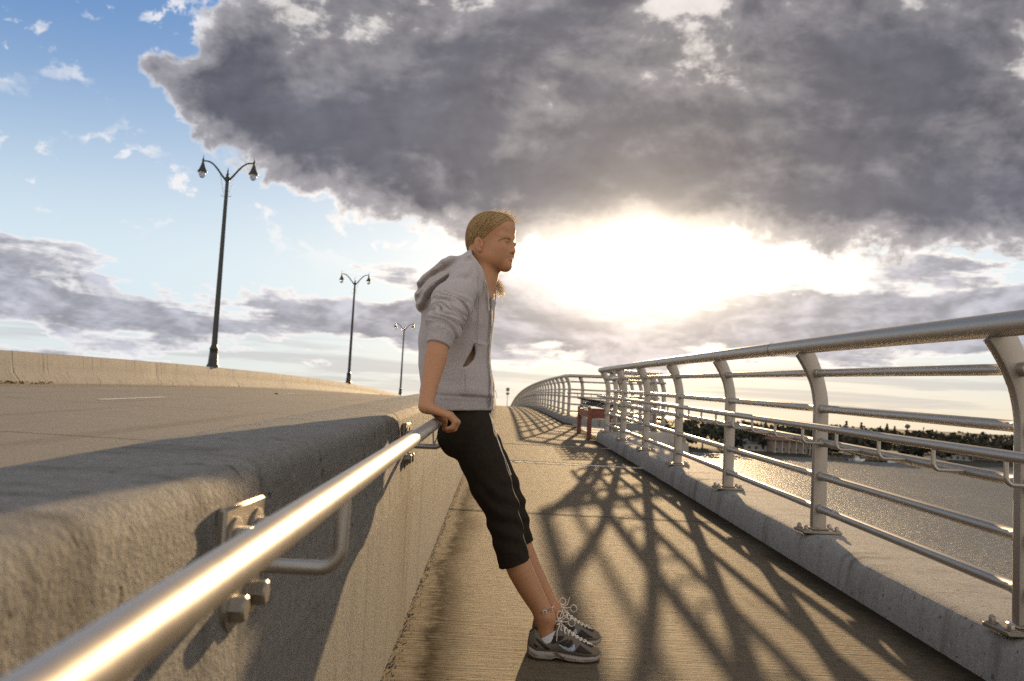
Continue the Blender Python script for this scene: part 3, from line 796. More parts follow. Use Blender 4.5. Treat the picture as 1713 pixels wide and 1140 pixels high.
# ------------------------------------------------------------------ water and the far shore
mb = MB(); mb.add([(-7000, -5000, WATER), (7000, -5000, WATER), (7000, 8500, WATER), (-7000, 8500, WATER)], [(0, 1, 2, 3)])
struct('water', mb, M['water'])
def shore(X): return 372 + 14*math.sin(X*0.021+1.0) + 9*math.sin(X*0.057) + 0.10*max(0, X-60)
mb = MB(); xs = [-900 + 20*i for i in range(146)]; cols = (0, 6, 25, 80, 300, 3000); hs = (-0.4, 0.9, 1.6, 2.4, 4.0, 6.0)
mb.add([(X_, shore(X_)+c_, WATER+h_) for X_ in xs for c_, h_ in zip(cols, hs)], [(i*6+k, (i+1)*6+k, (i+1)*6+k+1, i*6+k+1) for i in range(len(xs)-1) for k in range(5)])
struct('far_land', mb, M['land'], smooth=180)
def crown(mb, c, rx, rz, n, leaf, rg):
    """Leaf clumps through a crown's volume; uneven, gapped outline."""
    lobes = [(Vector((rg.normal()*rx*0.5, rg.normal()*rx*0.5, rg.uniform(-0.5, 0.8)*rz)), rx*rg.uniform(0.35, 0.6)) for _ in range(6)]
    for i in range(n):
        lc, lr = lobes[i % 6]; v = Vector(rg.normal(size=3)); v.normalize()
        p = Vector(c) + lc + Vector((v.x, v.y, v.z*0.8))*lr*rg.uniform(0.5, 1.0)**0.5
        a, b_ = Vector(rg.normal(size=3)).normalized()*leaf, Vector(rg.normal(size=3)).normalized()*leaf
        mb.add([p-a, p-b_, p+a, p+b_], [(0, 1, 2, 3)])
rg = np.random.default_rng(3)
# the mass of woods behind the shore
mb = MB()
for i in range(900):
    X_ = rg.uniform(10, 700) if i > 60 else rg.uniform(-300, 10); dep = 14 + 260*rg.uniform()**2.0
    Y_ = shore(X_) + dep; h_ = rg.uniform(9, 14)*(1 if dep > 70 else 0.62+0.38*dep/70); rx = h_*0.42
    crown(mb, (X_, Y_, WATER+1.5+h_*0.55), rx, h_*0.40, 50, 1.3, rg)
tag(obj('far_woods', mb, M['foliage']), 'dark mass of woods along the far shore', 'woods', kind='stuff')
# trees that stand apart at the water's edge
def make_tree(rg, h_):
    t = thing('broadleaf_tree', 'dark rounded tree at the edge of the far shore, before the woods', 'tree', (0, 0, 0), 'trees along the far shore')
    mb = MB(); crown(mb, (0, 0, h_*0.58), h_*0.36, h_*0.30, 170, 0.7, rg); obj('crown', mb, M['foliage'], t, local=True)
    mb = MB().tube([(0, 0, 0), (0.1, 0, h_*0.3), (0.0, 0.1, h_*0.6)], [0.35, 0.25, 0.10], 8)
    for k in range(3):
        a = k*2.1; mb.tube([(0.05, 0, h_*(0.3+0.06*k)), (math.cos(a)*h_*0.2, math.sin(a)*h_*0.2, h_*0.55)], [0.14, 0.05], 6)
    obj('trunk', mb, M['bark'], t, smooth=50, local=True); return t
protos = [make_tree(rg, h_) for h_ in (8.5, 7.0, 10.0)]
for i in range(26):
    X_ = 60 + 14*i + rg.uniform(-5, 5); o_ = protos[i] if i < 3 else copy_tree(protos[i % 3])
    Y_ = shore(X_) + rg.uniform(8, 26); o_.location = (X_, Y_, WATER+1.0); o_.rotation_euler = (0, 0, rg.uniform(0, 6.28)); o_.scale = (rg.uniform(0.85, 1.2),)*3
def make_pine(rg, h_):
    t = thing('pine_tree', '', 'pine tree', (0, 0, 0), 'pines rising above the woods')
    mb = MB()
    for k in range(150):
        f = rg.uniform(0.35, 1.0); a = rg.uniform(0, 6.28); rr = (1.05-f)*h_*0.24*rg.uniform(0.4, 1.0)
        p = Vector((math.cos(a)*rr, math.sin(a)*rr, h_*f)); u_ = Vector(rg.normal(size=3)).normalized()*0.6; w_ = Vector(rg.normal(size=3)).normalized()*0.5
        mb.add([p-u_, p-w_, p+u_, p+w_], [(0, 1, 2, 3)])
    obj('crown', mb, M['foliage'], t, local=True); obj('trunk', MB().tube([(0, 0, 0), (0, 0, h_)], [0.3, 0.05], 8), M['bark'], t, smooth=50, local=True); return t
def at_far(px, py, Y):
    p = P(px, py, Y); return p
pine = None
for px, hh, lb in ((1416, 15.7, 'tallest pine above the far woods, leftmost of the pines over the handrail'), (1441, 15.2, 'narrow pine second from the left above the far woods'), (1484, 15.2, 'pine rising above the woods just left of the water tower'), (1497, 14.2, 'shorter pine nearest the water tower above the far woods')):
    p = at_far(px, 712, 470); o_ = make_pine(rg, hh); o_['label'] = lb; o_.location = (p.x, p.y, WATER+1.5)
# water tower
p = at_far(1518, 712, 640); wt = thing('water_tower', 'slim water tower with a small round tank above the far woods', 'water tower', (p.x, p.y, WATER+2))
zt = 14.2
obj('column', MB().lathe((0, 0, 0), [(1.0, 0), (0.55, 2), (0.45, zt-1)], 12), M['house_white'], wt, smooth=50, local=True)
obj('tank', MB().lathe((0, 0, zt), [(0.5, -1.4), (1.6, -0.7), (2.1, 0.2), (1.9, 1.0), (1.1, 1.6), (0.2, 1.8)], 16), M['sign'], wt, smooth=50, local=True)
# houses on the shore
def house(px, Y, w, d, h, mats, label, porch=False, rot=0.0):
    p = at_far(px, 750, Y); t = thing('house', label, 'house', (p.x, p.y, WATER+1.2)); t.rotation_euler = (0, 0, rot)
    O = lambda n_, m_, mat, par=t: obj(n_, m_, M[mat], par, local=True)
    O('wall', MB().box((0, 0, h/2), (w, d, h)), mats[0])
    rf = MB(); e = 0.8; rh = w*0.16
    rf.add([(-w/2-e, -d/2-e, h+0.02), (w/2+e, -d/2-e, h+0.02), (w/2+e, d/2+e, h+0.02), (-w/2-e, d/2+e, h+0.02), (-w/2+d*0.4, 0, h+rh), (w/2-d*0.4, 0, h+rh)], [(0, 1, 5, 4), (2, 3, 4, 5), (1, 2, 5), (3, 0, 4), (3, 2, 1, 0)])
    O('roof', rf, mats[1])
    nwin = int(w/3)
    for fl in range(max(1, int(h/3))):
        for k in range(nwin):
            wx = -w/2 + w*(k+0.5)/nwin
            f_ = O('window', MB().box((wx, -d/2-0.02, 1.5+fl*3), (1.5, 0.1, 1.5)), 'house_white'); O('pane', MB().box((wx, -d/2-0.06, 1.5+fl*3), (1.2, 0.08, 1.2)), 'window', f_)
    if porch:
        for k in range(6):
            wx = -w/2 + w*k/5; O('column', MB().lathe((wx, -d/2-2.2, 0), [(0.35, 0), (0.26, 0.2), (0.22, h-0.5), (0.35, h-0.1)], 10), 'house_white')
        pr = MB().box((0, -d/2-1.4, h-0.02), (w+1, 2.8, 0.3)); O('porch_roof', pr, mats[1])
    return t
house(1312, 392, 17, 10, 5.6, ('house_wall', 'roof_red'), 'cream house with a columned porch and reddish roof on the far shore', porch=True, rot=0.2)
house(1258, 396, 12, 8, 3.4, ('house_white', 'roof_grey'), 'low white house with pale grey roof left of the columned house', rot=-0.2)
house(1592, 402, 15, 9, 3.2, ('house_white', 'roof_grey'), 'white waterfront house among trees behind the near handrail, right of the docks', rot=0.1)
house(1640, 420, 12, 9, 3.4, ('house_wall', 'roof_grey'), 'cream house with grey roof farthest right on the far shore', rot=0.0)
# docks
def dock(px0, px1, Y, label):
    a, b_ = at_far(px0, 770, Y), at_far(px1, 770, Y); t = thing('dock', label, 'dock', (a.x, Y, WATER)); L = b_.x-a.x
    obj('walkboards', MB().box((L/2, 0, 1.0), (L, 2.0, 0.18)), M['wood'], t, local=True)
    pl = None; n_ = int(L/2.2)
    for k in range(n_+1):
        for yy in (-1, 1):
            if pl is None: pl = obj('piling', MB().tube([(0, 0, -1.5), (0, 0, 2.0)], 0.16, 8), M['wood'], t, smooth=50, local=True); q_ = pl
            else: q_ = pl.copy(); C.objects.link(q_); q_.parent = t
            q_.location = (L*k/n_, yy, 0)
    obj('boathouse_roof', MB().add([(L*0.6, -2, 2.6), (L*0.75, -2, 2.6), (L*0.75, 2, 2.6), (L*0.6, 2, 2.6), (L*0.62, 0, 3.8), (L*0.73, 0, 3.8)], [(0, 1, 5, 4), (2, 3, 4, 5), (1, 2, 5), (3, 0, 4), (3, 2, 1, 0)]), M['roof_grey'], t, local=True)
    return t
dock(1386, 1428, 366, 'left of two grey wooden docks on pilings in the water')
dock(1440, 1486, 372, 'right of two grey wooden docks on pilings in the water')
def boat(px, Y, label):
    p = at_far(px, 770, Y); t = thing('boat', label, 'boat', (p.x, p.y, WATER)); secs = []
    for f, w_, z0 in ((-3.2, 1.0, -0.1), (-1, 1.15, -0.2), (1.2, 1.0, -0.1), (2.6, 0.55, 0.2), (3.4, 0.05, 0.7)):
        secs.append([(f, -w_, 0.9+max(0, f)*0.08), (f, -w_*0.7, z0), (f, w_*0.7, z0), (f, w_, 0.9+max(0, f)*0.08)])
    obj('hull', MB().sweep(secs), M['boat_white'], t, local=True)
    obj('cabin', MB().box((-0.3, 0, 1.45), (2.2, 1.4, 1.1), bev=0.2), M['boat_white'], t, local=True)
    obj('window', MB().box((-0.3, 0, 1.65), (2.24, 1.44, 0.35)), M['window'], t, local=True)
boat(1497, 371, 'small white motorboat moored right of the docks'); boat(1434, 368, 'small white motorboat moored between the two docks')
# ------------------------------------------------------------------ the woman: smooth implicit volumes turned into meshes
def V3(p): return np.array(p, dtype=np.float32)
class Vol:
    def __init__(s, lo, hi, h):
        s.lo = np.array(lo, np.float32); s.h = h
        s.n = (np.ceil((np.array(hi)-s.lo)/h).astype(int)+1)
        s.a = np.ones(s.n, np.float32)
        s.ax = [s.lo[i] + h*np.arange(s.n[i], dtype=np.float32) for i in range(3)]
    def sl(s, lo, hi):
        i0 = np.clip(np.floor((np.array(lo)-s.lo)/s.h).astype(int), 0, s.n-1); i1 = np.clip(np.ceil((np.array(hi)-s.lo)/s.h).astype(int)+1, 1, s.n)
        q_ = tuple(slice(a, b) for a, b in zip(i0, i1))
        return q_, s.ax[0][q_[0]][:, None, None], s.ax[1][q_[1]][None, :, None], s.ax[2][q_[2]][None, None, :]
    def put(s, q_, d, k, op):
        a = s.a[q_]
        if op == 'add':
            if k > 0: h = np.clip(0.5+0.5*(a-d)/k, 0, 1); s.a[q_] = a*(1-h)+d*h - k*h*(1-h)
            else: s.a[q_] = np.minimum(a, d)
        else:
            d = -d
            if k > 0: h = np.clip(0.5-0.5*(a-d)/k, 0, 1); s.a[q_] = a*(1-h)+d*h + k*h*(1-h)
            else: s.a[q_] = np.maximum(a, d)
    def cap(s, a, b, ra, rb, k=0.01, ax=None, sc=1.0, op='add'):
        a, b = V3(a), V3(b); m = max(ra, rb)*max(1, sc) + k + 2*s.h
        q_, X, Y, Z = s.sl(np.minimum(a, b)-m, np.maximum(a, b)+m)
        px, py, pz = X-a[0], Y-a[1], Z-a[2]; ba = b-a
        if ax is not None:
            ax = V3(ax); ax = ax/np.linalg.norm(ax); f = 1/sc-1; dp = (px*ax[0]+py*ax[1]+pz*ax[2])*f
            px, py, pz = px+ax[0]*dp, py+ax[1]*dp, pz+ax[2]*dp; ba = ba + ax*(ba@ax)*f
        t = np.clip((px*ba[0]+py*ba[1]+pz*ba[2])/max(1e-9, float(ba@ba)), 0, 1)
        d = np.sqrt((px-t*ba[0])**2+(py-t*ba[1])**2+(pz-t*ba[2])**2) - (ra+(rb-ra)*t)
        s.put(q_, d, k, op)
    def chain(s, pts, k=0.012, ax=None, op='add', ki=None):
        """pts = [(point, radius[, widening along ax])]; ki = blend between the links after the first"""
        for i, (p, q_) in enumerate(zip(pts, pts[1:])):
            sc = (p[2]+q_[2])/2 if ax is not None else 1
            s.cap(p[0], q_[0], p[1], q_[1], k if i == 0 or ki is None else ki, ax, sc, op)
    def ell(s, c, rad, fr, k=0.01, op='add'):
        """Ellipsoid; fr = three unit axes."""
        c = V3(c); m = max(rad)+k+2*s.h; q_, X, Y, Z = s.sl(c-m, c+m)
        px, py, pz = X-c[0], Y-c[1], Z-c[2]; k0 = 0; k1 = 0
        for a, r_ in zip(fr, rad):
            e = (px*a[0]+py*a[1]+pz*a[2])/r_; k0 = k0+e*e; k1 = k1+(e/r_)**2
        k0, k1 = np.sqrt(k0), np.sqrt(k1)+1e-9
        s.put(q_, k0*(k0-1)/k1, k, op)
    def cut(s, p, n_, k=0.0):
        """Removes what lies beyond the plane at p on the side of n_."""
        p, n_ = V3(p), V3(n_); n_ = n_/np.linalg.norm(n_)
        d = (s.ax[0]-p[0])[:, None, None]*n_[0]+(s.ax[1]-p[1])[None, :, None]*n_[1]+(s.ax[2]-p[2])[None, None, :]*n_[2]
        s.put((slice(None),)*3, -d, k, 'sub')
    def mesh(s):
        a = s.a; neg = a < 0
        cnt = np.zeros(tuple(s.n-1), np.int8)
        for i in (0, 1):
            for j in (0, 1):
                for k in (0, 1): cnt += neg[i:s.n[0]-1+i, j:s.n[1]-1+j, k:s.n[2]-1+k]
        act = np.argwhere((cnt > 0) & (cnt < 8)); idx = -np.ones(tuple(s.n-1), np.int64); idx[tuple(act.T)] = np.arange(len(act))
        cor = np.array([(i, j, k) for i in (0, 1) for j in (0, 1) for k in (0, 1)])
        val = np.stack([a[tuple((act+c).T)] for c in cor], 1)
        acc = np.zeros((len(act), 3)); num = np.zeros(len(act))
        for i in range(8):
            for j in range(i+1, 8):
                if np.abs(cor[i]-cor[j]).sum() == 1:
                    m = (val[:, i] < 0) != (val[:, j] < 0)
                    t = np.where(m, val[:, i]/np.where(m, val[:, i]-val[:, j], 1), 0)[:, None]
                    acc += np.where(m[:, None], cor[i]+(cor[j]-cor[i])*t, 0); num += m
        vs = s.lo + s.h*(act + acc/num[:, None])
        fs = []
        for d in range(3):
            e1, e2 = [(1, 2), (2, 0), (0, 1)][d]
            sh = [0, 0, 0]; sh[d] = 1
            lo_ = [slice(1, -1)]*3; lo_[d] = slice(0, -1); hi_ = [slice(1, -1)]*3; hi_[d] = slice(1, None)
            A, B = neg[tuple(lo_)], neg[tuple(hi_)]
            for fl in (0, 1):
                e = np.argwhere((A & ~B) if fl == 0 else (~A & B)); off = np.ones(3, int); off[d] = 0; e = e + off
                def c(u_, w_):
                    q_ = e.copy(); q_[:, e1] -= u_; q_[:, e2] -= w_; return idx[tuple(q_.T)]
                f = np.stack([c(1, 1), c(0, 1), c(0, 0), c(1, 0)], 1)
                fs.append(f if fl == 0 else f[:, ::-1])
        return vs, np.concatenate(fs)
def relax(vs, fs, it=2, lam=0.5):
    e = np.concatenate([fs[:, [0, 1]], fs[:, [1, 2]], fs[:, [2, 3]], fs[:, [3, 0]]]); e = np.concatenate([e, e[:, ::-1]])
    for _ in range(it):
        acc = np.zeros_like(vs); np.add.at(acc, e[:, 0], vs[e[:, 1]]); n_ = np.bincount(e[:, 0], minlength=len(vs))[:, None]
        vs = vs + lam*(acc/np.maximum(n_, 1) - vs)
    return vs
def np_obj(name, vs, fs, mat, parent=None, loc=None, col=None, smooth=True):
    me = bpy.data.meshes.new(name); L = world_loc(parent) if parent is not None else Vector(loc or (0, 0, 0))
    vs = np.asarray(vs, float) - np.array(L)
    me.from_pydata(vs.tolist(), [], fs.tolist() if hasattr(fs, 'tolist') else fs); me.update()
    if smooth: me.shade_smooth()
    me.materials.append(mat)
    if col is not None:
        at = me.color_attributes.new('tint', 'FLOAT_COLOR', 'POINT'); c4 = np.ones((len(vs), 4), np.float32); c4[:, :3] = col
        at.data.foreach_set('color', c4.ravel())
    o = bpy.data.objects.new(name, me); C.objects.link(o)
    if parent is not None: o.parent = parent
    else: o.location = L
    return o
def tint_mat(name, rough=0.6, sss=0.0, scale=60, var=0.12, bumpd=0.0, spec=0.4, sheen=0.0):
    m, nt, b = new_mat(name); v, _ = pos(nt, False)
    a = nt.nodes.new('ShaderNodeAttribute'); a.attribute_name = 'tint'
    n_ = noise(nt, v, scale, 5, 0.65)
    nt.links.new(scale_col(nt, a.outputs['Color'], n_*(2*var) + (1-var)), b.inputs['Base Color'])
    b.inputs['Roughness'].default_value = rough; b.inputs['Specular IOR Level'].default_value = spec
    b.inputs['Sheen Weight'].default_value = sheen
    if sss: b.inputs['Subsurface Weight'].default_value = sss; b.inputs['Subsurface Radius'].default_value = (0.012, 0.005, 0.003); b.inputs['Subsurface Scale'].default_value = 1.0
    if bumpd: bump(nt, b, noise(nt, v, scale*4, 4, 0.6), 1.0, bumpd)
    return m
M['skin'] = tint_mat('skin', 0.5, 0.18, 45, 0.07, 0.0003, 0.4)
m, nt, b = new_mat('heather_fleece'); v, _ = pos(nt, False); M['fleece'] = m
a_ = noise(nt, v, 620, 3, 0.7); b_ = noise(nt, v, 260, 4, 0.7); c_ = noise(nt, v, 9, 4, 0.6)
nt.links.new(mix(nt, (a_*0.6+b_*0.4).ss(0.40, 0.62), (0.35, 0.305, 0.295), (0.54, 0.475, 0.455)), b.inputs['Base Color'])
b.inputs['Roughness'].default_value = 0.95; b.inputs['Sheen Weight'].default_value = 0.35; b.inputs['Specular IOR Level'].default_value = 0.1
bump(nt, b, a_*0.4 + b_*0.6 + c_*2.0, 0.8, 0.0016)
m, nt, b = new_mat('rib_knit'); M['rib'] = m; v, (X, Y, Z) = pos(nt, False)
nt.links.new(mix(nt, noise(nt, v, 300, 3, 0.7).ss(0.4, 0.62), (0.32, 0.285, 0.28), (0.50, 0.445, 0.43)), b.inputs['Base Color'])
b.inputs['Roughness'].default_value = 0.95; b.inputs['Sheen Weight'].default_value = 0.3; b.inputs['Specular IOR Level'].default_value = 0.1
bump(nt, b, noise(nt, vec(nt, X*240, Y*240, Z*14), 1.0, 2, 0.5), 0.8, 0.0014)
M['lining'] = simple('pocket_lining', (0.34, 0.22, 0.15), 0.95, var=0.15, scale=60)
M['pants'] = simple('black_jersey', (0.021, 0.0145, 0.009), 0.8, var=0.25, scale=70, bumpd=0.0006, **{'Specular IOR Level': 0.2})
M['piping'] = simple('pale_piping', (0.70, 0.66, 0.60), 0.7, var=0.1, scale=80)
M['zip'] = simple('zip_teeth', (0.42, 0.40, 0.38), 0.4, metal=0.6, var=0.2, scale=90)
M['shoe'] = tint_mat('shoe_leather_mesh', 0.65, 0, 160, 0.22, 0.0008)
M['sole'] = tint_mat('shoe_sole', 0.7, 0, 35, 0.30, 0.0008)
M['lace'] = simple('shoelace', (0.66, 0.60, 0.52), 0.8, var=0.2, scale=250)
M['sock'] = simple('white_sock', (0.68, 0.66, 0.66), 0.9, var=0.12, scale=200, bumpd=0.0006)
M['lash'] = simple('brow_hair', (0.26, 0.155, 0.08), 0.7, var=0.2, scale=90)
m, nt, b = new_mat('blond_hair'); M['hair'] = m
a_ = nt.nodes.new('ShaderNodeAttribute'); a_.attribute_name = 'tint'
nt.links.new(a_.outputs['Color'], b.inputs['Base Color']); b.inputs['Roughness'].default_value = 0.42; b.inputs['Specular IOR Level'].default_value = 0.35
tr = nt.nodes.new('ShaderNodeBsdfTranslucent'); nt.links.new(a_.outputs['Color'], tr.inputs['Color'])
mx = nt.nodes.new('ShaderNodeMixShader'); mx.inputs[0].default_value = 0.42
nt.links.new(b.outputs[0], mx.inputs[1]); nt.links.new(tr.outputs[0], mx.inputs[2]); nt.links.new(mx.outputs[0], nt.nodes['Material Output'].inputs[0])
M['eye'] = tint_mat('eyeball', 0.12, 0, 40, 0.02, 0, 0.6)

YC = 3.36                                        # depth of her middle
RZ = D(2.90) + HH                                # height of the handrail under her right hand
# -- head frame
HEAD = P(823.5, 405.5, YC); PHI = R(29)
Fh = Vector((math.cos(PHI), -math.sin(PHI), -0.02)).normalized(); Rh = Vector((-math.sin(PHI), -math.cos(PHI), 0)); Uh = Rh.cross(Fh)*-1
if Uh.z < 0: Uh = -Uh
FR = (Fh, Rh, Uh)
def H(f, r_, u): return HEAD + Fh*f + Rh*r_ + Uh*u
def mirror(p): return Vector((p.x, 2*YC - p.y, p.z))
person_loc = Vector((P(930, 1075, YC).x, YC, D(YC)))

# -- body
vb = Vol((P(690, 690, 3.3).x-0.02, 2.80, D(3.3)-0.0), (P(1010, 690, 3.3).x+0.02, 3.97, P(830, 352, YC).z+0.03), 0.0031)
# head
vb.ell(H(-0.012, 0, 0.032), (0.093, 0.071, 0.083), FR, 0.0)
vb.ell(H(0.035, 0, 0.052), (0.052, 0.060, 0.050), FR, 0.03)
vb.ell(H(0.030, 0, -0.030), (0.062, 0.055, 0.074), FR, 0.03)
for s_ in (-1, 1):
    vb.cap(H(-0.008, s_*0.047, -0.058), H(0.062, s_*0.012, -0.095), 0.017, 0.014, 0.03)
    vb.ell(H(0.055, s_*0.038, -0.022), (0.026, 0.020, 0.022), FR, 0.02)
    vb.cap(H(0.078, s_*0.014, 0.012), H(0.065, s_*0.044, 0.014), 0.005, 0.005, 0.02)
    vb.ell(H(-0.040, s_*0.040, -0.03), (0.04, 0.022, 0.05), FR, 0.03)
vb.ell(H(0.0800, 0, -0.058), (0.0120, 0.016, 0.014), FR, 0.014)
vb.ell(H(0.072, 0, -0.088), (0.0150, 0.020, 0.016), FR, 0.016)
for s_ in (-1, 1): vb.ell(H(0.040, s_*0.036, -0.058), (0.034, 0.022, 0.036), FR, 0.03)
vb.ell(H(0.070, 0, -0.099), (0.0150, 0.016, 0.013), FR, 0.020)
for s_ in (-1, 1): vb.ell(H(0.098, s_*0.031, -0.0085), (0.0175, 0.018, 0.012), FR, 0.016, op='sub')
vb.cap(H(0.082, 0, 0.0015), H(0.0945, 0, -0.0360), 0.0058, 0.0070, 0.014)
vb.ell(H(0.0965, 0, -0.0385), (0.0088, 0.0088, 0.0075), FR, 0.008)
for s_ in (-1, 1):
    vb.ell(H(0.089, s_*0.0110, -0.0425), (0.0090, 0.0060, 0.0062), FR, 0.006)
    vb.ell(H(0.0940, s_*0.0060, -0.0480), (0.005, 0.0032, 0.003), FR, 0.003, op='sub')
for s_ in (-1, 1):                               # lids over the eyeballs
    e0, e1, e2 = H(0.079, s_*0.0175, -0.0105), H(0.0855, s_*0.031, -0.0037), H(0.073, s_*0.046, -0.0100)
    vb.cap(e0, e1, 0.0035, 0.0044, 0.005); vb.cap(e1, e2, 0.0044, 0.0034, 0.005)
    e1 = H(0.0825, s_*0.031, -0.0180); vb.cap(e0, e1, 0.0033, 0.0038, 0.005); vb.cap(e1, e2, 0.0038, 0.0033, 0.005)
    vb.ell(H(0.0680, s_*0.0315, -0.0105), (0.0125, 0.0135, 0.0100), FR, 0.004)
for s_ in (-1, 1):                               # lips
    vb.cap(H(0.0880, 0, -0.0720), H(0.080, s_*0.019, -0.0780), 0.0046, 0.0026, 0.008)
    vb.cap(H(0.0865, 0, -0.0835), H(0.080, s_*0.017, -0.0795), 0.0052, 0.0028, 0.008)
for s_ in (-1, 1): vb.cap(H(0.0940, 0, -0.0773), H(0.0820, s_*0.0205, -0.0785), 0.0015, 0.0012, 0.003, op='sub')
for s_ in (-1, 1):                               # ears
    e = H(-0.014, s_*0.0765, -0.0240); fe = (Fh*0.92 + Rh*s_*-0.12*0 + Uh*0.25).normalized(); ue = (Uh*0.96 - Fh*0.26).normalized(); re_ = (Rh + Fh*s_*-0.35*0).normalized()
    fe = (fe - Rh*s_*0.45).normalized(); re_ = (re_*s_ + Fh*0.45).normalized()*s_; vb.ell(e, (0.0185, 0.0070, 0.0310), (fe, re_, ue), 0.003)
    vb.ell(e + Rh*s_*0.008 + Fh*0.004 + Uh*0.003, (0.0115, 0.0095, 0.0205), (fe, re_, ue), 0.002, op='sub')
    vb.cap(e + Rh*s_*0.003 + Fh*0.012 - Uh*0.008, e + Rh*s_*0.001 + Fh*0.012 + Uh*0.000, 0.0036, 0.003, 0.004); vb.cap(e + Rh*s_*0.004 - Fh*0.004 - Uh*0.008, e + Rh*s_*0.004 - Fh*0.004 + Uh*0.012, 0.0028, 0.0026, 0.003)
# neck and trunk
nk0, nk1 = H(-0.022, 0, -0.055), P(800, 492, YC)
vb.chain([(nk0, 0.054), (P(809, 462, YC), 0.051), (nk1, 0.062)], 0.025)
YAX = (0, 1, 0)
vb.cap(P(797, 478, YC), P(786, 500, YC), 0.055, 0.075, 0.03, YAX, 2.0)
vb.chain([(P(780, 510, YC), 0.095, 1.5), (P(768, 570, YC), 0.095, 1.4), (P(768, 630, YC), 0.090, 1.35), (P(778, 690, YC), 0.090, 1.7)], 0.03, YAX)
# arms
def arm(mir):
    T = mirror if mir else (lambda p: p)
    sh, el, wr = P(784, 468, 3.19), P(738, 556, 3.012), Vector((-0.243, 2.897, RZ+0.060))
    fm = el.lerp(wr, 0.35)
    vb.chain([(T(sh), 0.050), (T(el), 0.037), (T(fm), 0.0385), (T(el.lerp(wr, 0.72)), 0.0285), (T(wr), 0.0245)], 0.02, ki=0.003)
    kx, kz = HX+0.052, RZ+0.036
    yk = (2.866, 2.886, 2.907, 2.928); ln = (0.82, 0.97, 1.03, 0.98)
    for i, (y_, l_) in enumerate(zip(yk, ln)):
        kn = Vector((kx+0.004*math.sin(i*1.3), y_, kz-0.002*abs(i-1.7)))
        vb.cap(T(wr + Vector((0.012, (i-1.5)*0.009, -0.006))), T(kn), 0.0150, 0.0110, 0.012)
    for i, (y_, l_) in enumerate(zip(yk, ln)):
        kn = Vector((kx+0.004*math.sin(i*1.3), y_, kz-0.002*abs(i-1.7)))
        p1 = kn + Vector((0.026, 0.000, -0.022))*l_; p2 = p1 + Vector((-0.010, 0.001, -0.024))*l_; p3 = p2 + Vector((-0.022, 0.001, -0.006))*l_
        vb.cap(T(kn), T(p1), 0.0108, 0.0092, 0.005); vb.cap(T(p1), T(p2), 0.0092, 0.0083, 0.002); vb.cap(T(p2), T(p3), 0.0083, 0.0070, 0.002)
    t0, t1, t2, t3 = wr + Vector((0.02, 0.022, -0.01)), Vector((HX+0.005, 2.948, RZ+0.034)), Vector((HX+0.034, 2.958, RZ+0.012)), Vector((HX+0.032, 2.958, RZ-0.014))
    vb.cap(T(t0), T(t1), 0.015, 0.0125, 0.012); vb.cap(T(t1), T(t2), 0.0115, 0.010, 0.004); vb.cap(T(t2), T(t3), 0.010, 0.008, 0.003)
arm(False); arm(True)
# legs
YR, YL = 3.27, 3.47
LEG_R = [(P(786, 715, 3.28), 0.080), (P(839, 850, YR), 0.055), (P(853, 905, YR), 0.046), (P(869, 952, YR), 0.0475), (P(886, 985, YR), 0.0425), (P(903, 1015, YR), 0.0355), (P(912, 1034, YR), 0.034)]
LEG_L = [(P(792, 715, 3.44), 0.080), (P(846, 840, YL), 0.055), (P(866, 900, YL), 0.046), (P(883, 945, YL), 0.046), (P(899, 975, YL), 0.041), (P(914, 1002, YL), 0.035), (P(923, 1020, YL), 0.034)]
for lg, Yf in ((LEG_R, YR), (LEG_L, YL)):
    n_ = 26; ks = np.linspace(0, len(lg)-1, n_); ii = np.arange(len(lg)); sm = []
    for k in ks:                                  # one even taper: the listed stations joined by a smooth curve
        w_ = np.exp(-((ii-k)/0.62)**2); w_ /= w_.sum(); w2 = np.maximum(0, 1-np.abs(ii-k)); w_ = 0.5*w_+0.5*w2 if 0 < k < len(lg)-1 else w2
        sm.append((Vector(sum((np.array(lg[j][0])*w_[j] for j in range(len(lg))), np.zeros(3))), float(sum(lg[j][1]*w_[j] for j in range(len(lg))))))
    vb.chain(sm, 0.02, ki=0.002)
    x0 = lg[-1][0].x; vb.cap(lg[-1][0], (x0+0.010, Yf, D(Yf)+0.055), 0.034, 0.032, 0.02); vb.cap((x0, Yf, D(Yf)+0.045), (x0+0.13, Yf, D(Yf)+0.032), 0.028, 0.018, 0.02)
    vb.ell(lg[-1][0] + Vector((0.004, -0.030, 0.004)), (0.012, 0.008, 0.012), ((1, 0, 0), (0, 1, 0), (0, 0, 1)), 0.01)
vs, fs = vb.mesh(); vs = relax(vs, fs, 1, 0.5)
SK = np.array((0.46, 0.225, 0.112)); col = np.tile(SK, (len(vs), 1))
def blend(p, rad, c, amt):
    global col
    d = np.linalg.norm(vs - np.array(p), axis=1); w_ = (np.clip(1-d/rad, 0, 1)**1.5*amt)[:, None]; col = col*(1-w_) + np.array(c)*w_
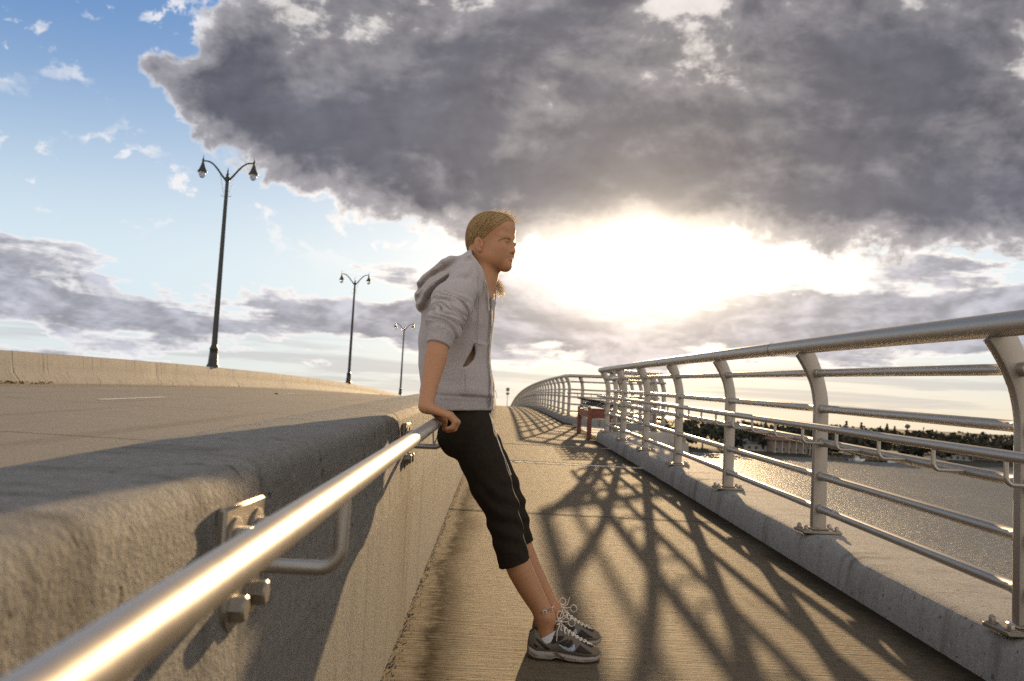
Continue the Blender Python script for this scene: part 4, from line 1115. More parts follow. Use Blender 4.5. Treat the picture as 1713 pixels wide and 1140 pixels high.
for s_ in (-1, 1):
    blend(H(0.066, s_*0.045, -0.03), 0.035, (0.54, 0.23, 0.14), 0.5); blend(H(-0.012, s_*0.078, -0.024), 0.035, (0.52, 0.22, 0.13), 0.6)
    for t_ in np.linspace(0, 1, 6):
        blend(H(0.0915-0.010*t_, s_*0.018*t_, -0.0725-0.005*t_), 0.0065, (0.46, 0.20, 0.125), 0.6); blend(H(0.0905-0.010*t_, s_*0.016*t_, -0.0840+0.004*t_), 0.0070, (0.47, 0.205, 0.13), 0.6)
        blend(H(0.090-0.008*t_, s_*0.022*t_, -0.0780), 0.0035, (0.22, 0.08, 0.05), 0.5)
    for t_ in np.linspace(-1, 1, 9): blend(H(0.083-0.006*abs(t_)-0.004*t_*s_*0, s_*(0.031+0.014*t_), 0.006*(1-t_*t_)-0.0115), 0.0042, (0.10, 0.05, 0.03), 0.75)
blend(H(0.106, 0, -0.0445), 0.02, (0.56, 0.25, 0.16), 0.4)
person = np_obj('person', vs, fs, M['skin'], None, person_loc, col)
tag(person, 'young woman in a grey hooded sweatshirt and black cropped trousers leaning back on the handrail', 'person')
# nearest surface finder for seams and zip
def surf(px, py, near=True, vv=None, lift=0.001, Y0=3.2):
    """A point of the garment's camera-facing side at the photograph's pixel."""
    vv = zv if vv is None else vv
    d = np.array(P(px, py, Y0)-CAM); d = d/np.linalg.norm(d); rel = vv-np.array(CAM); t = rel@d
    off = np.linalg.norm(rel-np.outer(t, d), axis=1); m_ = off < 0.009
    if not m_.any(): m_ = off < off.min()+0.004
    t0 = t[m_].min() if near else t[m_].max(); return Vector(np.array(CAM)+d*(t0-lift))
# -- eyes and brows
for s_ in (-1, 1):
    c_ = H(0.0735, s_*0.0315, -0.0108); rr = 0.0118; n1, n2 = 20, 14
    look = (Fh + Rh*0.05*s_*0 + Uh*0.02).normalized(); A_ = look.orthogonal().normalized(); B_ = look.cross(A_)
    ev, ec, ef = [], [], []
    for i in range(n2+1):
        th = math.pi*i/n2
        for k in range(n1):
            a = 2*math.pi*k/n1; ev.append(c_ + (look*math.cos(th) + (A_*math.cos(a)+B_*math.sin(a))*math.sin(th))*rr)
            ec.append((0.01, 0.01, 0.01) if th < 0.20 else ((0.10, 0.085, 0.05) if th < 0.52 else (0.60, 0.55, 0.50)))
    for i in range(n2):
        for k in range(n1): ef.append((i*n1+k, i*n1+(k+1) % n1, (i+1)*n1+(k+1) % n1, (i+1)*n1+k))
    np_obj('eye', [tuple(p) for p in ev], ef, M['eye'], person, col=np.array(ec))
    bx_ = np.interp(np.linspace(0, 1, 90), [0, 0.5, 1], [853.5, 844, 832.5]); by_ = np.interp(np.linspace(0, 1, 90), [0, 0.45, 1], [401.5, 398.6, 402.5])
    mb = MB()
    for qi, t_ in enumerate(np.linspace(0, 1, 90)):
        if qi % 5 > 2: continue
        p = H(0.0875-0.019*t_*t_-0.001, s_*(0.013+0.035*t_), 0.0100+0.007*math.sin(t_*2.4)-0.003*t_ + 0.0022*math.sin(t_*433)*(1-0.6*t_)); d_ = (Rh*s_*0.8 + Uh*(0.55-0.9*t_))*0.007
        if s_ == 1: p = surf(bx_[qi], by_[qi]+0.5*math.sin(t_*433)*(1-0.5*t_), vv=vs, lift=0.0004, Y0=3.3)
        mb.tube([p-d_*0.3+Fh*0.0005, p+d_*0.4+Fh*0.0012, p+d_], [0.0004, 0.0005, 0.0002], 4)
    obj('eyebrow', mb, M['lash'], person)
    mb = MB().tube([H(0.0815, s_*0.0185, -0.0105), H(0.0862, s_*0.0245, -0.0075), H(0.0872, s_*0.031, -0.0069), H(0.0830, s_*0.039, -0.0079), H(0.0760, s_*0.0455, -0.0111)], [0.0007, 0.0013, 0.0015, 0.0014, 0.0009], 6)
    obj('eyelash', mb, M['lash'], person, smooth=60)

# -- hair: a close cap drawn back, with strands over it, loose ends on top and a tail over the far shoulder
vh = Vol(np.array(H(0, 0, 0.02))-0.16, np.array(H(0, 0, 0.02))+0.16, 0.0022)
vh.ell(H(-0.016, 0, 0.034), (0.098, 0.077, 0.0875), FR, 0.0)
vh.ell(H(-0.055, 0, -0.01), (0.050, 0.055, 0.062), FR, 0.03)
vh.ell(H(-0.045, 0, -0.065), (0.036, 0.052, 0.040), FR, 0.03)
vh.ell(H(0.033, 0, 0.054), (0.056, 0.066, 0.056), FR, 0.02)
vh_full = vh.a.copy()
gx, gy, gz = vh.ax[0][:, None, None]-HEAD.x, vh.ax[1][None, :, None]-HEAD.y, vh.ax[2][None, None, :]-HEAD.z
hf = gx*Fh.x+gy*Fh.y+gz*Fh.z; hu = gx*Uh.x+gy*Uh.y+gz*Uh.z; hr_ = gx*Rh.x+gy*Rh.y+gz*Rh.z
line_ = np.interp(hu, [-0.09, -0.06, -0.03, 0.0, 0.02, 0.04, 0.06, 0.085, 0.12], [-0.030, -0.030, -0.020, -0.002, 0.020, 0.046, 0.067, 0.084, 0.12])
vh.a = np.maximum(vh.a, np.clip((hf-line_)*0.75, -0.02, 1)); vh.a = np.maximum(vh.a, np.clip((-0.088-hu), -0.02, 1))
for s_ in (-1, 1): vh.ell(H(-0.008, s_*0.078, -0.026), (0.019, 0.022, 0.029), FR, 0.004, op='sub')
hv, hfc = vh.mesh(); hv = relax(hv, hfc, 2)
hr2 = np.random.default_rng(11); hair_v = [hv]; hair_f = [hfc]; hair_c = [None]; cnt_ = len(hv)
def strand(pts, r_, tone):
    global cnt_
    m_ = MB().tube(pts, [r_*(0.35 if i == 0 else 1 if i < len(pts)-2 else 0.6) for i in range(len(pts))], 3, cap=False)
    hair_v.append(np.array([tuple(p) for p in m_.v])); hair_f.append(np.array(m_.f)+cnt_); hair_c.append(np.tile(tone, (len(m_.v), 1))); cnt_ += len(m_.v)
def tone():
    t_ = hr2.uniform(); return np.array((0.44, 0.265, 0.105))*(1-t_) + np.array((0.88, 0.61, 0.29))*t_
HC = H(-0.016, 0, 0.034)
HELL = [((-0.016, 0, 0.034), (0.098, 0.077, 0.0875)), ((0.033, 0, 0.054), (0.056, 0.066, 0.056)), ((-0.055, 0, -0.01), (0.050, 0.055, 0.062))]
def on_dir(d, lift):
    """Where a ray from the skull's centre, in head axes, leaves the hair."""
    best = 0
    for c0, rad in HELL:
        o_ = [(HELL[0][0][i]-c0[i])/rad[i] for i in range(3)]; w_ = [d[i]/rad[i] for i in range(3)]
        A = sum(q_*q_ for q_ in w_); B = sum(p*q_ for p, q_ in zip(o_, w_)); Cc = sum(p*p for p in o_)-1; D_ = B*B-A*Cc
        if D_ > 0: best = max(best, (-B+math.sqrt(D_))/A)
    best += 0.010
    for _ in range(24):
        p = HC + Fh*d[0]*best + Rh*d[1]*best + Uh*d[2]*best; i_ = np.clip(np.round((np.array(p)-vh.lo)/vh.h).astype(int), 0, vh.n-1); a_ = float(vh_full[tuple(i_)])
        if a_ <= 0.0006: break
        best -= max(0.0006, a_*0.8)
    best += lift + 0.0008; return HC + Fh*d[0]*best + Rh*d[1]*best + Uh*d[2]*best
def on_cap(f, r_, u, lift): return on_dir(Vector((f, r_, u)).normalized(), lift)
flow = []
for i in range(4200):
    s_ = 1 if hr2.uniform() < 0.66 else -1; q0 = hr2.uniform()**0.8         # 0 = front strands along the hairline, 1 = crown
    j_ = hr2.normal(size=6)
    d0 = Vector((0.100-0.137*q0+j_[0]*0.003, s_*(0.004+0.012*hr2.uniform()), 0.062+0.034*min(1, q0*2.2)+j_[1]*0.002)).normalized()
    dm = Vector((0.068-0.138*q0+j_[2]*0.004, s_*0.070, 0.006+0.016*q0+j_[3]*0.003)).normalized()
    dn = Vector((-0.004-0.070*q0+j_[4]*0.004, s_*(0.074-0.02*q0), -0.022-0.012*q0)).normalized()
    d1 = Vector((-0.070+j_[4]*0.006, s_*(0.045-0.03*hr2.uniform()), -0.100+j_[5]*0.012)).normalized()
    lift = hr2.uniform(-0.0009, 0.0); k0 = hr2.uniform(0, 0.30) if hr2.uniform() < 0.5 else 0.0; k1 = hr2.uniform(0.75, 1.0); pts = []
    for k in range(12):
        t_ = k0 + (k1-k0)*k/11
        d = d0*(1-t_)**3 + dm*3*t_*(1-t_)**2 + dn*3*t_*t_*(1-t_) + d1*t_**3
        pts.append(on_dir(d.normalized(), lift))
    flow += [(p, q0, s_) for p in pts]
    if i % 16: continue
    tn = 0.5 + 0.10*math.sin(q0*31+s_) + 0.14*math.sin(q0*97+1) + hr2.normal()*0.20; tn = min(1, max(0, tn))
    strand(pts, 0.0006, np.array((0.42, 0.265, 0.115))*(1-tn) + np.array((0.70, 0.475, 0.225))*tn)
from mathutils import kdtree
kd = kdtree.KDTree(len(flow))
for i, f_ in enumerate(flow): kd.insert(f_[0], i)
kd.balance(); qv = np.zeros(len(hv))
for i, p in enumerate(hv):
    nn = kd.find_n(Vector(p), 3); w_ = [1/(n_[2]+1e-4) for n_ in nn]; qv[i] = sum(flow[n_[1]][1]*a for n_, a in zip(nn, w_))/sum(w_)
st_ = 0.5 + 0.17*np.sin(qv*41+0.6) + 0.17*np.sin(qv*97+2) + 0.14*np.sin(qv*173) + 0.08*hr2.normal(size=len(hv)); st_ = np.clip(st_, 0, 1)[:, None]
hair_c[0] = np.array((0.33, 0.200, 0.085))*(1-st_) + np.array((0.66, 0.44, 0.205))*st_
hv += (hv-np.array(HC))*(0.010*(0.5*np.sin(qv*61)+0.5*np.sin(qv*127+1)))[:, None]
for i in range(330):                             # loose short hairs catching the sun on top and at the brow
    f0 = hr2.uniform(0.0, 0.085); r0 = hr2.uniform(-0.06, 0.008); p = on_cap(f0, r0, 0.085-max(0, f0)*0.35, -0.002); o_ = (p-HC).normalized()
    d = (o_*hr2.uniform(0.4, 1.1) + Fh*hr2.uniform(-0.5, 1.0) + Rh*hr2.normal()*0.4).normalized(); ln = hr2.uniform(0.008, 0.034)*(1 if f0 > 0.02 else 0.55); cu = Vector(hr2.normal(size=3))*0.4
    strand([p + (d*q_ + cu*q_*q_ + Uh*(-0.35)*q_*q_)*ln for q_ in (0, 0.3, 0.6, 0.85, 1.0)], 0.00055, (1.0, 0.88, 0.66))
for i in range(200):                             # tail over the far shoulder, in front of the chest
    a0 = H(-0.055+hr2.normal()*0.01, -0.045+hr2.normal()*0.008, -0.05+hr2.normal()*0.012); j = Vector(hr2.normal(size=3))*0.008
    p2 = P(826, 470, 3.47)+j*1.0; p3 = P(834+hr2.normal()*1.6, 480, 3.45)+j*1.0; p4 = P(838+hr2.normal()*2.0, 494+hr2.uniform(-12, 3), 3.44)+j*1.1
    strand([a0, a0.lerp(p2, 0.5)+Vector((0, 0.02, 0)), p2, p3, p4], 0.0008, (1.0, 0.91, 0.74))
for i in range(26):                              # wisps at the nape
    a0 = H(-0.075+hr2.normal()*0.012, hr2.uniform(-0.02, 0.045), -0.055); strand([a0, a0 - Uh*0.015 - Fh*0.004+Vector(hr2.normal(size=3))*0.003, a0 - Uh*0.028 + Vector(hr2.normal(size=3))*0.007], 0.0005, tone())
fall = [list(f) for a in hair_f for f in a]
np_obj('hair', np.concatenate(hair_v), fall, M['hair'], person, col=np.concatenate(hair_c))

# -- hooded sweatshirt
vz = Vol((P(685, 690, 3.3).x-0.02, 2.92, P(760, 700, 3.3).z-0.03), (P(850, 690, 3.3).x+0.02, 3.82, P(785, 420, YC).z+0.02), 0.0037)
vz.chain([(P(781, 497, YC), 0.118, 1.50), (P(767, 530, YC), 0.138, 1.30), (P(763, 570, YC), 0.138, 1.22), (P(762, 610, YC), 0.136, 1.20), (P(766, 645, YC), 0.139, 1.27), (P(765, 672, YC), 0.141, 1.34), (P(764, 720, YC), 0.143, 1.38)], 0.02, YAX)
vz.cap(P(797, 462, YC), P(786, 490, YC), 0.070, 0.090, 0.03, YAX, 1.75)
def sleeve(T):
    ch = [(P(784, 466, 3.20), 0.066), (P(757, 506, 3.10), 0.069), (P(744, 546, 3.015), 0.061), (P(733, 581, 2.985), 0.049)]
    vz.chain([(T(p), r_) for p, r_ in ch], 0.022)
    ax_ = (T(ch[3][0])-T(ch[2][0])).normalized(); return [T(c_[0]) for c_ in ch], ax_
SLR, axr = sleeve(lambda p: p); SLL, axl = sleeve(mirror)
# collar and the hood lying in folds on her back
vz.chain([(P(803, 447, YC), 0.078), (P(797, 470, YC), 0.092)], 0.02, None)
HD = [(P(790, 441, YC), 0.040, 2.0), (P(757, 452, YC), 0.044, 2.7), (P(724, 480, YC), 0.045, 2.8), (P(713, 500, YC), 0.042, 2.5)]
vz.chain(HD, 0.018, YAX)
for pts, r_ in (([(786, 433), (745, 447), (707, 481)], 0.016), ([(780, 443), (738, 462), (702, 497)], 0.018), ([(760, 462), (728, 487), (705, 514)], 0.020)):
    vz.chain([(P(x_, y_, YC-0.03), r_*0.8, 5.5) if i == 0 else (P(x_, y_, YC-0.02), r_, 6.0) for i, (x_, y_) in enumerate(pts)], 0.008, YAX)
# displacement: gathers in the pushed-up sleeves, drape folds on the trunk, the pocket panel
X, Y, Z = vz.ax[0][:, None, None], vz.ax[1][None, :, None], vz.ax[2][None, None, :]
def sleeve_folds(pts):
    global vz
    a, b = np.array(pts[0]), np.array(pts[3]); m = 0.10
    q_, x_, y_, z_ = vz.sl(np.minimum(a, b)-m, np.maximum(a, b)+m)
    d_ = (b-a)/np.linalg.norm(b-a); L = np.linalg.norm(b-a); px, py, pz = x_-a[0], y_-a[1], z_-a[2]
    t = px*d_[0]+py*d_[1]+pz*d_[2]; ox = px-t*d_[0]; oy = py-t*d_[1]
    ang = np.arctan2(oy, ox)
    ph = t*1.0 + 0.013*np.sin(ang*2+1.0) + 0.008*np.sin(ang*3+t*60) + 0.006*np.sin(ang*1.0-t*110)
    rad_ = np.sqrt((px-t*d_[0])**2+(py-t*d_[1])**2+(pz-t*d_[2])**2); wr_ = np.clip((0.100-rad_)/0.014, 0, 1)
    irr = 0.85+0.35*np.sin(ang*3.0+t*55)*np.sin(ang*1.3-t*90+1.0)
    w1 = irr*wr_*np.clip((t-0.40*L)/(0.12*L), 0, 1)*np.clip((0.86*L-t)/(0.05*L), 0, 1); w0 = wr_*np.clip((t-0.05*L)/(0.2*L), 0, 1)*np.clip((0.45*L-t)/(0.2*L), 0, 1)
    f1 = np.abs(np.sin(np.pi*ph/0.023 + 0.9*np.sin(ang*1.5)))**0.95
    vz.a[q_] += (-(f1-0.5)*0.022*w1*(0.85+0.3*np.sin(ang*2-0.6)) + 0.004*w0*np.sin(ph*70+ang*2)).astype(np.float32)
    tc_ = 0.865*L; vz.a[q_] += (0.0045*wr_*np.exp(-((t-tc_)/0.006)**2)).astype(np.float32)
sleeve_folds(SLR); sleeve_folds(SLL)
HEMZ = P(765, 664, YC).z
w_ = np.clip((Z-HEMZ)/0.03, 0, 1)
tx = (X - P(760, 600, YC).x)
dr_ = np.random.default_rng(5); drape = 0
for _ in range(7):
    kx, ky, kz, ph = dr_.normal()*16, dr_.normal()*14, dr_.normal()*9, dr_.uniform(0, 6.28); drape = drape + np.sin(X*kx+Y*ky+Z*kz+ph)
vz.a += (0.0019*drape*np.clip((P(700, 520, YC).z-Z)/0.1, 0, 1)*w_ + 0.0016*np.sin((X*0.35+Z)*75+Y*9+2*np.sin(X*25))*np.exp(-((Z-HEMZ-0.03)/0.035)**2)).astype(np.float32)
vz.a += (0.0045*np.exp(-((Z-HEMZ)/0.005)**2) + 0.0035*np.clip((HEMZ-Z)/0.015, 0, 1)).astype(np.float32)
hx0, hx1 = P(790, 432, YC), P(700, 505, YC); hd = (hx1-hx0).normalized(); hp = Vector((hd.z, 0, -hd.x))
q_, x_, y_, z_ = vz.sl((P(690, 500, YC).x, YC-0.26, P(690, 530, YC).z), (P(792, 500, YC).x, YC+0.26, P(690, 420, YC).z))
al = (x_-hx0.x)*hd.x + (z_-hx0.z)*hd.z; ac = (x_-hx0.x)*hp.x + (z_-hx0.z)*hp.z
hw_ = np.clip((al-0.02)/0.05, 0, 1)*np.clip((YC-0.04-y_)/0.05, 0, 1)*np.clip((0.26-al)/0.03, 0, 1)
vz.a[q_] += (-0.0125*(np.abs(np.sin(ac*62 + al*9 + 0.9*np.sin(al*22) + 0.5))-0.5)*hw_).astype(np.float32)
# pocket: a raised front panel with a slanting, bowed opening
near_w = np.clip((YC-0.06-Y)/0.03, 0, 1)
def sideX(px, py): return P(px, py, 3.22)
pz0, pz1 = sideX(795, 618).z, sideX(795, 573).z
openx = np.interp(Z, [sideX(773, 617).z, sideX(778, 612).z, sideX(790, 602).z, sideX(795, 592).z, sideX(794, 573).z][::1], [sideX(773, 617).x, sideX(783, 612).x, sideX(792, 602).x, sideX(795, 590).x, sideX(794, 573).x])
panel_ = np.clip((X-openx)/0.006, 0, 1)*np.clip((pz1+0.004-Z)/0.008, 0, 1)*np.clip((Z-HEMZ)/0.01, 0, 1)*near_w
below = np.clip((X-sideX(773, 617).x)/0.004, 0, 1)*np.clip((sideX(773, 617).z-Z)/0.006, 0, 1)*np.clip((Z-HEMZ-0.004)/0.008, 0, 1)*near_w
vz.a -= (0.0065*np.maximum(panel_, below)).astype(np.float32)
lx0 = np.interp(Z, [sideX(773, 617).z, sideX(777, 604).z, sideX(787, 588).z, sideX(794, 573).z], [sideX(773, 617).x, sideX(779, 604).x, sideX(788, 588).x, sideX(794, 573).x])
slit = np.clip((X-lx0)/0.004, 0, 1)*np.clip((openx-X)/0.004, 0, 1)*near_w*((Z > pz0) & (Z < pz1))
vz.a += (0.022*slit).astype(np.float32)
# seam down the shoulder / armhole
# openings
vz.chain([(H(0.01, 0, -0.03), 0.066), (P(813, 455, YC), 0.060), (P(812, 476, YC), 0.052), (P(812, 496, YC), 0.040)], 0.012, op='sub')
vz.chain([(P(838, 440, YC-0.01), 0.040), (P(826, 474, YC-0.01), 0.022), (P(833, 506, YC), 0.010)], 0.008, op='sub')
X, Y, Z = vz.ax[0][:, None, None], vz.ax[1][None, :, None], vz.ax[2][None, None, :]
cz = [P(819, 500, 3.28), P(815, 482, 3.28), P(810, 462, 3.28), P(801, 441, 3.28), P(789, 424, 3.28)]
cx_ = np.interp(Z, [p.z for p in cz], [p.x for p in cz])
vz.a = np.maximum(vz.a, np.where((Z > cz[0].z) & (Y < YC+0.045), (X-cx_)*0.8, -1).astype(np.float32))
vz.cut(P(765, 687, YC), (P(765, 687, YC)-P(765, 600, YC)).normalized() + Vector((0.0, 0, 0)))
for pts, ax_ in ((SLR, axr), (SLL, axl)):
    q_, x_, y_, z_ = vz.sl(np.array(pts[3])-0.09, np.array(pts[3])+0.09)
    cp = pts[3] - ax_*0.004; d = (x_-cp.x)*ax_.x+(y_-cp.y)*ax_.y+(z_-cp.z)*ax_.z
    rr = np.sqrt((x_-cp.x)**2+(y_-cp.y)**2+(z_-cp.z)**2)
    vz.a[q_] = np.where(rr < 0.085, np.maximum(vz.a[q_], d.astype(np.float32)), vz.a[q_])
zv, zf = vz.mesh(); zv = relax(zv, zf, 2, 0.45)
# face materials: rib knit at the hem and cuffs, lining in the pocket slit
me_o = np_obj('hoodie', zv, zf, M['fleece'], person); me = me_o.data
me.materials.append(M['rib']); me.materials.append(M['lining'])
fc = zv[zf].mean(1); mi = np.zeros(len(zf), np.int32); mi[fc[:, 2] < HEMZ] = 1
for pts in (SLR, SLL):
    a, b = np.array(pts[0]), np.array(pts[3]); d_ = (b-a)/np.linalg.norm(b-a); L = np.linalg.norm(b-a)
    t = (fc-a)@d_; off = np.linalg.norm(fc-a-np.outer(t, d_), axis=1); mi[(t > 0.865*L) & (t < 1.1*L) & (off < 0.075)] = 1
sx0 = np.interp(fc[:, 2], [sideX(773, 617).z, sideX(777, 604).z, sideX(787, 588).z, sideX(794, 573).z], [sideX(773, 617).x, sideX(779, 604).x, sideX(788, 588).x, sideX(794, 573).x])
sx1 = np.interp(fc[:, 2], [sideX(773, 617).z, sideX(778, 612).z, sideX(790, 602).z, sideX(795, 592).z, sideX(794, 573).z], [sideX(773, 617).x, sideX(783, 612).x, sideX(792, 602).x, sideX(795, 590).x, sideX(794, 573).x])
mi[(fc[:, 0] > sx0+0.001) & (fc[:, 0] < sx1-0.001) & (fc[:, 2] > pz0) & (fc[:, 2] < pz1) & (fc[:, 1] < YC-0.07)] = 2
me.polygons.foreach_set('material_index', mi)
def seam(name, pix, r_, mat, par, vv=None, n_=40, Y0=3.2):
    xs_ = np.interp(np.linspace(0, 1, n_), np.linspace(0, 1, len(pix)), [p[0] for p in pix]); ys_ = np.interp(np.linspace(0, 1, n_), np.linspace(0, 1, len(pix)), [p[1] for p in pix])
    pts = np.array([surf(x_, y_, vv=vv, Y0=Y0) for x_, y_ in zip(xs_, ys_)])
    for _ in range(3): pts[1:-1] = (pts[:-2]+2*pts[1:-1]+pts[2:])/4
    return obj(name, MB().tube([Vector(p) for p in pts], r_, 6), mat, par, smooth=60)
hood = me_o
seam('zip', [(821, 497), (822, 530), (820, 570), (818, 600), (822, 640), (820, 668), (820, 683)], 0.0042, M['zip'], hood, Y0=3.3)
for pix in ([(797, 436), (803, 455), (801, 500), (800, 545), (799, 580)], [(779, 619), (779, 655)], [(795, 574), (812, 578)]):
    seam('seam', pix, 0.0011, M['fleece'], hood)
seam('drawstring', [(812, 470), (816, 490), (818, 520)], 0.0024, M['piping'], hood, Y0=3.3)

# -- cropped trousers
vp = Vol((P(730, 690, 3.3).x-0.02, 3.05, P(860, 950, 3.2).z-0.02), (P(900, 800, 3.4).x+0.03, 3.68, P(780, 650, YC).z), 0.0045)
vp.chain([(P(778, 655, YC), 0.092, 1.55), (P(780, 700, YC), 0.096, 1.66), (P(785, 728, YC), 0.094, 1.72)], 0.02, YAX)
vp.ell(P(764, 730, 3.28), (0.072, 0.080, 0.080), ((1, 0, 0), (0, 1, 0), (0, 0, 1)), 0.03); vp.ell(P(768, 730, 3.44), (0.072, 0.080, 0.080), ((1, 0, 0), (0, 1, 0), (0, 0, 1)), 0.03)
TR = [(P(787, 722, 3.275), 0.086), (P(806, 770, YR), 0.083), (P(821, 810, YR), 0.077), (P(838, 850, YR), 0.067), (P(850, 900, YR), 0.060), (P(861, 944, YR), 0.0595)]
TL = [(P(792, 722, 3.45), 0.086), (P(816, 770, YL), 0.080), (P(837, 810, YL), 0.073), (P(853, 845, YL), 0.062), (P(863, 880, YL), 0.055), (P(870, 912, YL), 0.054)]
vp.chain(TR, 0.018, ki=0.006); vp.chain(TL, 0.018, ki=0.006)
X, Y, Z = vp.ax[0][:, None, None], vp.ax[1][None, :, None], vp.ax[2][None, None, :]
kz_ = P(838, 850, YR).z
vp.a += (0.0042*np.sin(Z*95+X*55+Y*25+1.5*np.sin(X*30+Y*20))*np.exp(-((Z-kz_+0.03)/0.13)**2) + 0.003*np.sin(X*80-Z*40+Y*35)*np.exp(-((Z-P(780, 715, YC).z)/0.08)**2)).astype(np.float32)
for lg in (TR, TL):
    ax_ = (lg[-1][0]-lg[-2][0]).normalized() + Vector((0.08, 0, 0.0)); ax_.normalize(); cp = lg[-1][0]
    q_, x_, y_, z_ = vp.sl(np.array(cp)-0.10, np.array(cp)+0.10)
    d = (x_-cp.x)*ax_.x+(y_-cp.y)*ax_.y+(z_-cp.z)*ax_.z
    vp.a[q_] += (0.002*np.exp(-((d+0.018)/0.003)**2)).astype(np.float32); vp.a[q_] = np.where(np.abs(y_-cp.y) < 0.09, np.maximum(vp.a[q_], d.astype(np.float32)), vp.a[q_])
pv, pf = vp.mesh(); pv = relax(pv, pf, 2, 0.45)
pants = np_obj('cropped_trousers', pv, pf, M['pants'], person)
seam('piping', [(819, 692), (828, 722), (838, 752), (848, 775), (855, 795)], 0.0020, M['piping'], pants, vv=pv, Y0=3.3)

# -- shoes: lofted uppers and soles, coloured panels, laces
def shoe_xy(x_, y_):              # pixel of the close-up view of the shoe -> (along the foot, height)
    l = (x_-210)/1085*0.275; yg = 903 + (x_-210)*0.083; return (l, (yg-y_)/3920)
def poly_in(l, h, poly):
    ins = np.zeros(l.shape, bool); n_ = len(poly)
    for i in range(n_):
        (x0, y0), (x1, y1) = poly[i], poly[(i+1) % n_]
        c_ = ((y0 > h) != (y1 > h)) & (l < (x1-x0)*(h-y0)/(y1-y0+1e-12)+x0); ins ^= c_
    return ins
DARK = [[(370, 540), (400, 545), (440, 590), (520, 625), (600, 585), (735, 590), (700, 640), (570, 695), (450, 650), (385, 590)], [(310, 610), (345, 615), (545, 775), (475, 782), (330, 650)], [(295, 680), (375, 730), (330, 745), (300, 715)],
        [(610, 690), (780, 635), (805, 650), (690, 722)], [(880, 800), (955, 715), (1150, 850), (1010, 838)], [(960, 640), (1130, 720), (1240, 730), (1240, 760), (1130, 775), (990, 700)], [(700, 720), (830, 640), (850, 655), (860, 700), (790, 750)]]
SWOOSH = [(640, 692), (705, 722), (790, 752), (850, 735), (862, 700), (882, 712), (888, 770), (855, 800), (790, 795), (720, 760)]
TOE = [(1150, 770), (1300, 700), (1300, 900), (1000, 900), (720, 840), (700, 790), (900, 830), (1120, 860)]
